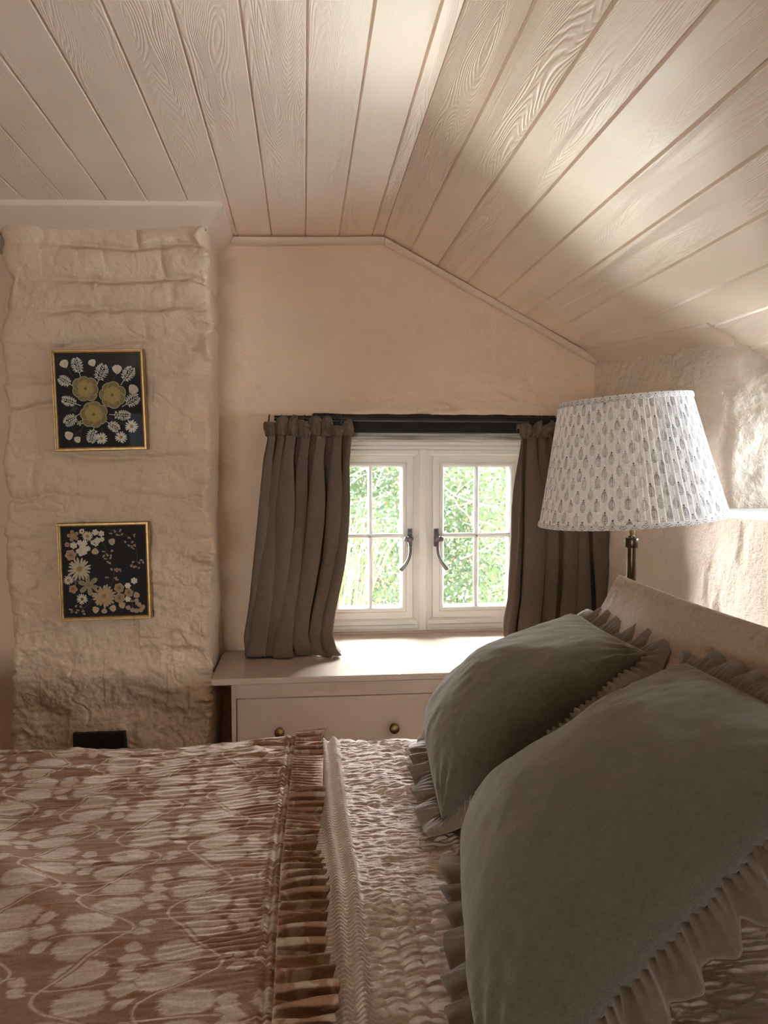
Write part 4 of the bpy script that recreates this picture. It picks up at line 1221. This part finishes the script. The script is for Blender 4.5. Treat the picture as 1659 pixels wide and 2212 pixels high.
def build_blanket():
    xs = np.concatenate([np.linspace(-0.16, -0.06, 8)[:-1], np.linspace(-0.06, 0.42, 215), np.linspace(0.42, 0.90, 30)[1:]])
    ds = np.concatenate([np.linspace(0.20, 0.62, 30)[:-1], np.linspace(0.62, 1.60, 640), np.linspace(1.60, 1.95, 40)[1:]])
    X, Y, Z, over = sheet(xs, ds, 0.0)
    V = np.stack([X, Y, Z], -1); N = normals(V)
    N = np.where(N[..., 2:3] < -.2, -N, N)
    D = np.broadcast_to(ds[None], X.shape)
    # quilting lines run along the bed's width (y): narrow channels, each with its own crinkle
    wob = 0.010 * vn(D * 3, X * 2, 0, 211) + 0.004 * vn(D * 9, X * 5, 0, 212)
    ch = (X + wob - 0.062) / (0.0225 )
    k = np.floor(ch); fr = ch - k
    puff = np.sin(PI * fr) ** 0.7
    ph = D * 2 * PI / 0.0105 + 7 * vn(D * 7, k * 1.37, 0, 213) + 2.2 * vn(X * 30, D * 16, 0, 215) + 1.5 * (fr - .5) ** 2 * 4 + k * 1.9
    m = 0.35 + 0.65 * sstep(-.5, .4, vn(X * 9, D * 9, 0, 216))
    cr1 = 1 - 2 * np.abs(fbm(X * 26 + k * 3.7, D * 125 + k * 1.3, 0, 2, 216)); cr2 = 1 - 2 * np.abs(fbm(X * 16, D * 62, 0, 2, 226))
    h = puff * 0.0013 * m + (0.62 + .38 * puff) * (0.0012 * np.sin(ph) + 0.0020 * cr1 + 0.0022 * cr2) * m
    h = h + 0.0010 * fbm(X * 60, D * 90, 0, 2, 218) + 0.0009 * (1 - 2 * np.abs(fbm(X * 45, D * 240, 0, 2, 228)))
    # larger rumples beside the pillows
    h = h + 0.007 * np.exp(-((D - 1.29 + 0.5 * (X - .15)) / 0.035) ** 2) * sstep(.08, .16, X) + 0.005 * fbm(X * 8, D * 11, 0, 2, 219) * sstep(.06, .14, X)
    # two stitched welts of the hem by the ruffle
    wl = 0.0; hem = 1 - sstep(0.060, 0.072, X - .006 * vn(D * 4, 0, 0, 220))
    c1 = 0.0370 + 0.003 * vn(D * 5, 0, 0, 221); c2 = 0.0585 + 0.004 * vn(D * 4, 3, 0, 222)
    fine = np.sin(D * 2 * PI / 0.0078 + 5 * vn(D * 9, X * 3, 0, 223) + 20 * np.abs(X - c2))
    for c, a, wd in ((c1, .0070, .0058), (c2, .0085, .0066)):
        p = np.exp(-(np.abs(X - c) / wd) ** 2.6)
        wl = wl + a * p * (1 + 0.08 * fine)
    h = h * (1 - hem) + hem * (0.0010 * fine) + wl
    V = V + N * h[..., None]
    o = meshob('blanket', V, gridq(len(xs), len(ds)), M['muslin'])
    tag(o, 'crinkled beige muslin blanket covering the bed between the coverlet and the cushions', 'blanket')
build_blanket()

def seam_x(d):   return np.interp(d, [0.2, 0.75, 1.0, 1.3, 1.55, 2.2], [-0.036, -0.034, -0.034, -0.026, -0.017, -0.012])
def hem_x(d):    return np.interp(d, [0.2, 0.75, 1.0, 1.3, 1.55, 2.2], [0.024, 0.024, 0.019, 0.026, 0.041, 0.045])

def pattern(x, y):
    """cream leaves and winding stems on brown ground; returns colour"""
    x = np.asarray(x) / 0.78; y = np.asarray(y) / 0.78
    rng = np.random.RandomState(11)
    base = np.array([0.255, 0.138, 0.080]); lite = np.array([0.520, 0.410, 0.335])
    ink = np.zeros_like(x)
    vine = np.full_like(x, 9.0)
    SPX, PY, A = 0.148, 0.222, 0.046
    cols = range(-10, 5)
    leaves = []
    wx = x + 0.006 * vn(x * 7, y * 7, 0, 302); wy = y + 0.006 * vn(x * 7, y * 7, 0, 303)
    for k in cols:
        ph = (k % 2) * PI + 0.5 * math.sin(k * 2.3)
        xk = k * SPX + 0.02
        # main stem
        cx = xk + A * np.sin(2 * PI * wy / PY + ph) + 0.012 * np.sin(4 * PI * wy / PY + k)
        sl = A * 2 * PI / PY * np.cos(2 * PI * wy / PY + ph)
        d = np.abs(wx - cx) / np.sqrt(1 + sl ** 2)
        vine = np.minimum(vine, d / 0.0017)
        # big leaves fill both bays of each wave
        for j in range(0, 13):
            for half in (0, 1):
                yc = (j + (0.25 if half == 0 else 0.75) - ph / (2 * PI)) * PY
                sg = 1 if half == 0 else -1
                for ox, oy in ((-0.010, 0.0285), (-0.018, -0.0295)):
                    leaves.append((xk + sg * (ox + rng.uniform(-.006, .006)), yc + oy + rng.uniform(-.003, .003), rng.uniform(.037, .043), rng.uniform(.0245, .0285), rng.uniform(-.22, .22), 1))
                leaves.append((xk - sg * 0.074, yc + sg * 0.016, rng.uniform(.021, .026), rng.uniform(.0125, .0155), rng.uniform(-.5, .5), 0))
                leaves.append((xk - sg * 0.070, yc - sg * 0.022, rng.uniform(.013, .017), rng.uniform(.009, .011), rng.uniform(-.7, .7), 0))
                leaves.append((xk - sg * 0.080, yc + sg * 0.044, rng.uniform(.013, .018), rng.uniform(.009, .011), rng.uniform(-.7, .7), 0))
                leaves.append((xk + sg * 0.071, yc + rng.uniform(-.008, .008), rng.uniform(.014, .018), rng.uniform(.009, .012), rng.uniform(-.5, .5), 0))
    # shoots: short branches from each stem into the bays
    shoots = []
    for k in cols:
        ph = (k % 2) * PI + 0.5 * math.sin(k * 2.3); xk = k * SPX + 0.02
        for j in range(0, 13):
            for half in (0, 1):
                yc = (j + (0.25 if half == 0 else 0.75) - ph / (2 * PI)) * PY; sg = 1 if half == 0 else -1
                shoots.append([(xk + sg * 0.046, yc + .002), (xk + sg * 0.02, yc - .004), (xk - sg * 0.028, yc + .004), (xk - sg * 0.062, yc - .004)])
                shoots.append([(xk + sg * 0.046, yc - 0.004), (xk + sg * 0.056, yc + 0.001), (xk + sg * 0.064, yc + .001)])
    for s in shoots:
        P = np.array(s); t = np.linspace(0, 1, 14)
        if len(P) == 4: C = ((1-t)**3)[:, None]*P[0] + (3*t*(1-t)**2)[:, None]*P[1] + (3*t*t*(1-t))[:, None]*P[2] + (t**3)[:, None]*P[3]
        else: C = ((1-t)**2)[:, None]*P[0] + (2*t*(1-t))[:, None]*P[1] + (t*t)[:, None]*P[2]
        m = (wx > C[:, 0].min() - .01) & (wx < C[:, 0].max() + .01) & (wy > C[:, 1].min() - .01) & (wy < C[:, 1].max() + .01)
        if not m.any(): continue
        xx, yy = wx[m], wy[m]; best = np.full(xx.shape, 9.0)
        for i in range(13):
            a, b = C[i], C[i+1]; ab = b - a; L2 = (ab ** 2).sum() + 1e-12
            tt = np.clip(((xx - a[0]) * ab[0] + (yy - a[1]) * ab[1]) / L2, 0, 1)
            best = np.minimum(best, np.hypot(xx - a[0] - tt * ab[0], yy - a[1] - tt * ab[1]))
        vine[m] = np.minimum(vine[m], best / 0.0012)
    for (cx, cy, a, b, rot, big) in leaves:
        m = (np.abs(x - cx) < a * 1.5) & (np.abs(y - cy) < a * 1.5)
        if not m.any(): continue
        dx, dy = x[m] - cx, y[m] - cy
        c, s = math.cos(rot), math.sin(rot)
        u, v = (c * dx + s * dy) / a, (-s * dx + c * dy) / b
        r = np.hypot(u, v); th = np.arctan2(v, u)
        if big:
            jag = 0.045 * vn(th * 7, 0 * th, cx * 50, 310) + (0.05 + .09 * np.abs(np.cos(th)) ** 2) * vn(th * 30, 0 * th, cy * 50, 311)
            e = 1 - sstep(0.88, 1.06, r + jag)
            e = e * (0.86 + 0.14 * sstep(-.3, .3, vn(dy * 900, dx * 60, 0, 312)))
        else:
            pr = np.abs(u) ** 1.5 + np.abs(v) * (1 + .35 * u)
            e = 1 - sstep(0.86, 1.08, pr + 0.06 * vn(th * 12, 0 * th, cx * 40, 313))
        ink[m] = np.maximum(ink[m], e * (1.0 if big else .92))
    near = 1 - sstep(1.6, 2.6, vine)
    halo = (1 - sstep(2.4, 3.4, vine))
    ink = ink * (1 - halo) + 0
    ink = np.maximum(ink, (1 - sstep(0.7, 1.5, vine)) * 0.95)
    ink = ink * (0.90 + 0.10 * vn(x * 300, y * 900, 0, 315))
    C = base * (1 - ink[..., None]) + lite * ink[..., None]
    C = C * (1 + 0.10 * vn(x * 60, y * 420, 0, 316))[..., None]
    return np.clip(C, 0, 1)

def build_coverlet():
    # a = 0 at the seam, growing towards the foot of the bed (-x)
    aa = np.concatenate([np.linspace(0, 0.70, 340), np.linspace(0.70, 1.02, 30)[1:]])
    ds = np.concatenate([np.linspace(0.20, 0.66, 30)[:-1], np.linspace(0.66, 1.60, 600), np.linspace(1.60, 2.0, 60)[1:]])
    Aa, D = np.meshgrid(aa, ds, indexing='ij')
    _, Y, Z, over = sheet(aa, ds, 0.009, ytop1=BY1 + 0.010)
    X = seam_x(D) - Aa
    yflat = BY1 + .01 - .045
    Z = ZB + 0.009 + sag(X, np.minimum(Y, yflat)) - (edge_drop(np.clip(D - yflat, 0, None))[1])
    V = np.stack([X, Y, Z], -1); N = normals(V); N = np.where(N[..., 2:3] < -.2, -N, N)
    N = np.where((N[..., 2:3] < .2) & (N[..., 1:2] < 0), -N, N)
    # gathers running out from the seam; soft crinkle everywhere
    g = np.exp(-Aa / 0.07)
    gf = np.sin(D * 2 * PI / 0.0115 + 6 * vn(D * 14, Aa * 5, 0, 231) + 2.5 * vn(D * 40, Aa * 12, 0, 232))
    h = g * 0.0020 * (0.3 + .7 * sstep(0.01, .04, Aa)) * gf * (0.6 + .4 * vn(D * 8, 0, 0, 233)) + 0.0006 * (1 - g) * np.sin(D * 2 * PI / 0.016 + 9 * vn(D * 7, Aa * 6, 0, 234)) * sstep(-.3, .5, vn(D * 5, Aa * 5, 0, 235))
    far = sstep(1.15, 1.5, D)
    cr = 1 - np.abs(fbm(Aa * 7, D * 26, 0, 3, 236)); cr2 = 1 - np.abs(fbm(Aa * 10 + D * 4, D * 34, 0, 2, 237))
    h = h + (0.0013 + 0.0026 * far) * (sstep(0.6, 1.0, cr) + .6 * sstep(0.7, 1, cr2) - .35) * (0.45 + 0.55 * sstep(-.4, .4, vn(Aa * 6, D * 6, 0, 238)))
    h = h + 0.0007 * fbm(Aa * 22, D * 60, 0, 3, 239)
    # stitched casing next to the ruffle: two little ridges
    for c, w_, a_ in ((0.0055, .0035, .0022), (0.0165, .0035, .0018)):
        h = h + a_ * np.exp(-((Aa - c) / w_) ** 2) * (1 + .5 * np.sin(D * 2 * PI / .0062 + 4 * vn(D * 12, 0, 0, 240)))
    h = h - 0.0022 * np.exp(-((Aa - 0.011) / .0022) ** 2)
    V = V + N * h[..., None]
    C = pattern(seam_x(D) * 0 - Aa, D)
    root = meshob('coverlet', V, gridq(len(aa), len(ds))[:, ::-1], M['coverlet'], None, colors=C.reshape(-1, 3))
    tag(root, 'brown coverlet printed with cream leaves and vines, folded back across the foot of the bed', 'coverlet')
    # ruffle: gathered frill standing off the seam
    nb = 34; b = np.linspace(0, 1, nb)
    dr = np.concatenate([np.linspace(0.20, 0.66, 60)[:-1], np.linspace(0.66, 1.62, 900), np.linspace(1.62, 1.95, 80)[1:]])
    B, D = np.meshgrid(b, dr, indexing='ij')
    wob = D + 0.010 * vn(D * 8, 0, 0, 251) + 0.005 * vn(D * 23, 0, 0, 252)
    ph = wob * 2 * PI / 0.0225 + 0.7 * (B - .2) * vn(D * 11, 0, 0, 253) * 2
    fold = np.sin(ph); fold = np.sign(fold) * np.abs(fold) ** 0.7; fold2 = np.sin(ph * 1.93 + 2.0 + 1.2 * vn(D * 9, 0, 0, 254))
    am = 0.0035 + 0.0105 * B ** 0.8
    ind = 0.65 + 0.75 * vn(D * 21, 0, 0, 255)
    hz = 0.006 + am * ind * (fold * .8 + .45 * fold2 * (1 - .4 * B)) + 0.0030 * np.sin(D * 2 * PI / .0115 + 5 * vn(D * 14, 0, 0, 231)) * (1 - B)
    hz = np.maximum(hz, -0.004 + 0.0035 * B + 0.001 * fold) + 0.004 * (1 - B)
    sx, hx = seam_x(D), hem_x(D)
    hx = hx + 0.004 * fold * ind + 0.006 * vn(D * 13, 0, 0, 256)
    x = sx + (hx - sx) * B
    yl = D + 0.0085 * B * np.cos(ph + .4) * ind + 0.004 * B * vn(D * 21, 0, 0, 257)
    yflat = BY1 + .01 - .045
    over = np.clip(yl - yflat, 0, None); adv, drop = edge_drop(over, .045)
    Y2 = np.minimum(yl, yflat) + adv
    Z2 = ZB + 0.0060 + sag(x, np.minimum(Y2, yflat)) - drop
    # stand-off direction turns with the edge
    an = np.clip(over / .045, 0, PI / 2)
    Y2 = Y2 + hz * np.sin(an); Z2 = Z2 + hz * np.cos(an)
    tipup = np.exp(-((D - 1.50) / .035) ** 2) * B ** 1.5 * 0.008
    Z2 = Z2 + tipup
    cc = pattern(B * 0.06 + 0.3 - 0.6, D * 1.25 + .03)
    cc = cc * 0.55 + np.array([0.270, 0.150, 0.090]) * 0.45
    meshob('ruffle', np.stack([x, Y2, Z2], -1), gridq(nb, len(dr)), M['coverlet'], root, colors=cc.reshape(-1, 3), solid=0.0012)
build_coverlet()

# ================================================================== CUSHIONS AND PILLOW
def build_cushion(name, label, cat, bf, bn, tf, tn, front, back, mat, ruf=None, seed=1, npx=150, pull=0.05, sagx=0.25, gather=0.0022, power=0.5):
    bf, bn, tf, tn = [np.array(p, float) for p in (bf, bn, tf, tn)]
    ctr = (bf + bn + tf + tn) / 4
    e_u = ((bn + tn) - (bf + tf)) / 2; e_v = ((tf + tn) - (bf + bn)) / 2
    nrm = np.cross(e_u, e_v); nrm /= np.linalg.norm(nrm)
    if nrm[0] > 0: nrm = -nrm                       # towards the foot of the bed
    root = thing(name, tuple((bf + bn) / 2), label, cat)
    g = np.linspace(-1, 1, npx); g = np.sign(g) * (1 - (1 - np.abs(g)) ** 1.35)
    U, Vv = np.meshgrid(g, g, indexing='ij')
    def mid(U, Vv):
        # seam lines curve inwards between the corners
        pu = 1 - pull * (1 - Vv ** 2); pv = 1 - pull * (1 - U ** 2)
        a = (U * pu + 1) / 2; b = (Vv * pv + 1) / 2
        a = a[..., None]; b = b[..., None]
        return bf * (1-a) * (1-b) + bn * a * (1-b) + tf * (1-a) * b + tn * a * b
    body = np.clip((1 - U ** 2) * (1 - Vv ** 2), 0, 1) ** power
    # filling slumps towards the lower edge
    sl = 1 - sagx * Vv + 0.0 * U
    ed = 1 - np.maximum(np.abs(U), np.abs(Vv))
    al = np.where(np.abs(U) > np.abs(Vv), Vv, U)
    gth = gather * np.sin(al * 60 + 6 * vn(al * 6, U * 0, 0, seed)) * np.exp(-ed / 0.10) * sstep(0.0, .03, ed)
    cr = 0.0
    for cu in (-1, 1):
        for cv in (-1, 1):
            dd = np.hypot(U - cu, Vv - cv); ang = np.arctan2(Vv - cv, U - cu)
            cr = cr + 0.0045 * np.sin(ang * 15 + seed + cu) * np.exp(-(dd / 0.30) ** 2) * sstep(0.02, .16, dd)
    lump = 0.006 * fbm(U * 1.6, Vv * 1.6, 0, 2, seed + 3) + 0.0015 * fbm(U * 7, Vv * 7, 0, 2, seed + 4)
    Vs = []
    for sgn, th in ((1, front), (-1, back)):
        P = mid(U, Vv) + nrm * (sgn * (th * body * sl + (gth + cr + lump * (body > 0)) * np.clip(ed * 12, 0, 1)))[..., None]
        P[..., 2] = np.maximum(P[..., 2], ZB + 0.006)
        Vs.append(P.reshape(-1, 3))
    q = gridq(npx, npx)
    Fc = np.concatenate([q, q[:, ::-1] + npx * npx])
    o = meshob('cover', np.concatenate(Vs), Fc, mat, root)
    bm = bmesh.new(); bm.from_mesh(o.data); bmesh.ops.remove_doubles(bm, verts=bm.verts, dist=1e-5); bmesh.ops.recalc_face_normals(bm, faces=bm.faces); bm.to_mesh(o.data); bm.free()
    if ruf:
        wdt, amp, wl = ruf
        n = 1500; nb = 22
        t = np.linspace(0, 4, n, endpoint=False)
        k = np.floor(t).astype(int); f = (t - k) * 2 - 1
        Us = np.select([k == 0, k == 1, k == 2, k == 3], [f, np.ones(n), -f, -np.ones(n)])
        Vs_ = np.select([k == 0, k == 1, k == 2, k == 3], [-np.ones(n), f, np.ones(n), -f])
        C = mid(Us[None], Vs_[None])[0]
        ou = e_u / np.linalg.norm(e_u); ov = e_v / np.linalg.norm(e_v)
        wc = 7.0
        od = (np.sign(Us) * np.abs(Us) ** wc)[:, None] * ou + (np.sign(Vs_) * np.abs(Vs_) ** wc)[:, None] * ov
        od /= np.linalg.norm(od, axis=1, keepdims=True)
        lo = od[:, 2] < 0.06                      # along the bottom the frill spreads out over the bed
        od[lo, 2] = 0.06; od /= np.linalg.norm(od, axis=1, keepdims=True)
        L = np.concatenate([[0], np.cumsum(np.linalg.norm(np.diff(C, axis=0), axis=1))])
        B = np.linspace(0, 1, nb)[None]; 
        ws = L + 0.020 * vn(L * 8, 0, 0, seed + 7) + 0.007 * vn(L * 26, 0, 0, seed + 17)
        ph = ws * 2 * PI / wl
        fold = np.sin(ph)[:, None]; f2 = np.sin(ph * 2.3 + 1.3)[:, None]; ind = (0.7 + 0.5 * vn(L * 8, 0, 0, seed + 8))[:, None]
        tang = np.gradient(C, axis=0); tang /= np.linalg.norm(tang, axis=1, keepdims=True)
        off = amp * (0.15 + B ** 1.1) * ind * (fold + 0.35 * f2 * (1 - .5 * B)) + 0.003 * np.sin(L * 2 * PI / 0.011)[:, None] * (1 - B) ** 2
        ww = wdt * (1 + 0.10 * vn(L * 15, 0, 0, seed + 9))[:, None]
        lat = 0.25 * amp * B * np.cos(ph + .6)[:, None] * ind
        P = C[:, None] + od[:, None] * (B * ww - 0.004)[..., None] + nrm * off[..., None] + tang[:, None] * lat[..., None]
        # limp frill falls under its own weight and rests on what is below
        P[..., 2] -= 0.012 * (B ** 2)
        low = ZB + 0.010 + 0.006 * (1 + fold) * B
        P[..., 2] = np.maximum(P[..., 2], low)
        meshob('ruffle', P, gridq(n, nb, True, False), M['ruffle'], root, solid=0.0016)
    return root

build_cushion('pillow', 'plain pinkish taupe linen pillow standing against the bed-head wall behind the cushions', 'pillow',
              (0.455, 1.475, .775), (0.455, 0.84, .775), (0.632, 1.475, 1.085), (0.632, 0.84, 1.085), 0.032, 0.075, M['pillow'], None, 31, 130, 0.03, 0.1, 0.0035)
build_cushion('cushion', 'olive brown wool cushion with linen ruffle, the farther one, beside the chest', 'cushion',
              (0.245, 1.445, .768), (0.205, 1.105, .768), (0.560, 1.490, 0.998), (0.535, 1.130, 1.010), 0.108, 0.016, M['cushion'], (0.050, 0.014, 0.066), 41, 160, 0.035, 0.40, power=0.46)
build_cushion('cushion', 'large olive brown wool cushion with linen ruffle, nearest the viewer', 'cushion',
              (0.232, 0.985, .768), (0.150, 0.570, .768), (0.548, 1.040, 1.018), (0.530, 0.672, 1.030), 0.118, 0.016, M['cushion'], (0.054, 0.011, 0.050), 53, 160, 0.020, 0.42, power=0.46)

# ================================================================== OUTSIDE
def build_hedge():
    rng = np.random.RandomState(5)
    root = thing('hedge', (0.6, 4.9, 0.2), 'bright green hedge growing close outside the cottage window', 'hedge')
    n = 30000
    x = rng.uniform(-0.6, 2.1, n); z = rng.uniform(0.0, 1.50, n)
    y = 4.5 + 0.25 * vn(x * 2.2, z * 2.2, 0, 401) + rng.uniform(0, 1, n) ** 1.5 * 0.38 + 0.10 * (z - 1)
    c = np.stack([x, y, z], -1)
    l = rng.uniform(.018, .036, n); w_ = l * rng.uniform(.42, .62, n)
    d = rng.normal(size=(n, 3)); d[:, 2] -= .3; d /= np.linalg.norm(d, axis=1, keepdims=True)
    nn = rng.normal(size=(n, 3)) * .7 + np.array([0, -1, .5]); s = np.cross(d, nn); s /= np.linalg.norm(s, axis=1, keepdims=True)
    up = np.cross(s, d)
    V = np.stack([c, c + d * (l * .45)[:, None] + s * (w_ / 2)[:, None] + up * (.1 * l)[:, None], c + d * l[:, None], c + d * (l * .45)[:, None] - s * (w_ / 2)[:, None] + up * (.1 * l)[:, None]], 1).reshape(-1, 3)
    Fc = np.arange(4 * n).reshape(n, 4)
    t = rng.uniform(0, 1, (n, 1)); pal = np.array([0.14, 0.24, 0.17]) * (1 - t) + np.array([0.42, 0.52, 0.44]) * t
    yl = rng.uniform(0, 1, n) < .10; pal[yl] = np.array([0.50, 0.50, 0.26]); rd = rng.uniform(0, 1, n) < .05; pal[rd] = np.array([0.45, 0.24, 0.18])
    gr = rng.uniform(0, 1, n) < .25; pal[gr] = np.array([0.52, 0.58, 0.52])
    t_ = NT('hedge_leaf'); a = t_.n('ShaderNodeAttribute', attribute_name='col')
    p = t_.principled(a.outputs['Color'], 0.5, 0, 0.25); tr = t_.n('ShaderNodeBsdfTranslucent'); t_.l(a.outputs['Color'], tr.inputs['Color'])
    mx = t_.n('ShaderNodeMixShader'); mx.inputs[0].default_value = .4; t_.l(p, mx.inputs[1]); t_.l(tr.outputs[0], mx.inputs[2])
    ml = t_.end(mx.outputs[0])
    o = meshob('foliage', V, Fc, ml, root, smooth=False, colors=np.repeat(pal * 0.34, 4, 0)); o['kind'] = 'stuff'
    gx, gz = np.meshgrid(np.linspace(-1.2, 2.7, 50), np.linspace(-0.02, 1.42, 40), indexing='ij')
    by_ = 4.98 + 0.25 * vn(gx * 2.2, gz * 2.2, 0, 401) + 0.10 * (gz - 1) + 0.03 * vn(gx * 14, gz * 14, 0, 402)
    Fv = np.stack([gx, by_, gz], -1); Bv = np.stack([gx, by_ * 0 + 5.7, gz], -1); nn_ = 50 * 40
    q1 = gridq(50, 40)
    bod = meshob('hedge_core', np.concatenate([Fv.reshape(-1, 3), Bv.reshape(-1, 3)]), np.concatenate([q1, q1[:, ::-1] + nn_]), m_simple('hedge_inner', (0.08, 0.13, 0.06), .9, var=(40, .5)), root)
    mbk = m_simple('hedge_twig', (0.30, 0.19, 0.14), .8); mpk = m_simple('hedge_twig_pale', (0.5, 0.42, 0.36), .8)
    for i in range(70):
        px, pz = rng.uniform(-.3, 1.9), rng.uniform(.3, 1.8); a0 = rng.uniform(0, 6.28); pts = [(px, 4.55 + rng.uniform(-.1, .22), pz)]; rad = [rng.uniform(.004, .008)]
        for j in range(7):
            a0 += rng.uniform(-.5, .5)
            q = pts[-1]; pts.append((q[0] + .07 * math.cos(a0), q[1] + rng.uniform(-.03, .03), q[2] + .07 * math.sin(a0) * .8)); rad.append(rad[-1] * .85)
        MB().tube(pts, rad, 6).build('branch', mbk if i % 3 else mpk, root)
    # tall grass blades low on the left
    g = thing('grass_tuft', (0.2, 4.1, 0.0), 'tuft of long pale grass blades at the foot of the hedge', 'grass')
    V, Fc, C = [], [], []
    for i in range(120):
        bx = rng.uniform(-.25, .30); by = rng.uniform(4.0, 4.2); h = rng.uniform(.75, 1.02); ln = rng.uniform(-.1, .28); n0 = len(V)
        for j in range(6):
            q = j / 5; wd = .006 * (1 - q) + .0008
            V += [(bx + ln * q * q - wd, by - .05 * q, h * q * 1.1 - .15 * abs(ln) * q * q), (bx + ln * q * q + wd, by - .05 * q, h * q * 1.1 - .15 * abs(ln) * q * q)]
            col = np.array([0.34, 0.42, 0.15]) * rng.uniform(.8, 1.3); C += [col, col]
        for j in range(5): Fc.append((n0 + 2*j, n0 + 2*j + 1, n0 + 2*j + 3, n0 + 2*j + 2))
    o = meshob('blades', V, np.array(Fc), ml, g, smooth=False, colors=np.array(C) * 0.3); o['kind'] = 'stuff'
    gd = MB().box(-6, 8, YW + .09, 14, -0.3, 0.0).build('lawn', m_simple('lawn_green', (0.12, 0.17, 0.06), .9, var=(20, .3)), smooth=False)
    tag(gd, None, None, kind='structure'); gd['label'] = 'grass outside the cottage window'
build_hedge()

# ================================================================== LIGHT
wd = bpy.data.worlds.new('sky'); SC.world = wd; wd.use_nodes = True
nt = wd.node_tree; nt.nodes.clear()
wo = nt.nodes.new('ShaderNodeOutputWorld'); bg = nt.nodes.new('ShaderNodeBackground')
bg.inputs[0].default_value = (0.80, 0.90, 1.0, 1); bg.inputs[1].default_value = 0.20
nt.links.new(bg.outputs[0], wo.inputs[0])

def area(name, loc, target, sx, sy, power, col):
    l = bpy.data.lights.new(name, 'AREA'); l.shape = 'RECTANGLE'; l.size = sx; l.size_y = sy; l.energy = power; l.color = col
    o = bpy.data.objects.new(name, l); COL.objects.link(o); o.location = loc
    d = Vector(target) - Vector(loc); o.rotation_euler = d.to_track_quat('-Z', 'Y').to_euler()
    return o
sun = bpy.data.lights.new('sun', 'SUN'); sun.energy = 4.0; sun.angle = math.radians(0.6); sun.color = (1.0, 0.97, 0.92)
so = bpy.data.objects.new('sun', sun); COL.objects.link(so)
el = math.radians(42); sd = Vector((0.85 * math.cos(el), -0.53 * math.cos(el), -math.sin(el)))
so.rotation_euler = sd.to_track_quat('-Z', 'Y').to_euler()
# lamps standing in for daylight over the hedge and at the side window, then added fill
area('daylight_main_window', (0.40, 4.05, 1.66), (0.40, 1.3, 1.2), 4.4, 0.33, 275, (0.93, 0.97, 1.0))
area('daylight_side_window', (2.45, 1.00, 1.15), (0.2, 1.80, 1.25), 2.2, 1.5, 112, (0.74, 0.87, 1.0))
area('added_fill_rear', (-0.9, -2.40, 1.00), (-0.7, 1.2, 2.0), 1.1, 0.6, 12, (1.0, 0.95, 0.90))  # fill lamp added outside the made-up rear window
area('added_fill_left', (-1.6, 4.1, 1.2), (-1.6, 2.2, 1.0), 1.6, 1.7, 720, (0.95, 0.98, 1.0))  # added lamp, out of view to the left, brightens the bed-head wall
area('added_fill_right', (2.6, 4.1, 1.25), (2.6, 2.2, 1.0), 1.8, 1.7, 410, (0.97, 0.98, 1.0))  # added lamp, out of view to the right, aimed at chimney edge and curtain
area('added_fill_upward', (0.60, 3.12, 0.30), (0.60, 2.30, 1.45), 3.6, 0.6, 215, (0.97, 0.99, 0.93))  # lamp added below the window to light the ceiling; no paving is there

vs = SC.view_settings
vs.view_transform = 'Standard'; vs.look = 'None'; vs.gamma = 1.0; vs.use_curve_mapping = False
vs.exposure = 2.6
SC.display_settings.display_device = 'sRGB'
try:
    SC.cycles.max_bounces = 12; SC.cycles.diffuse_bounces = 8; SC.cycles.glossy_bounces = 4; SC.cycles.transparent_max_bounces = 12
    SC.cycles.use_denoising = True; SC.cycles.denoiser = 'OPENIMAGEDENOISE'
    SC.cycles.sample_clamp_indirect = 6.0; SC.cycles.caustics_reflective = False; SC.cycles.caustics_refractive = False
except Exception:
    pass
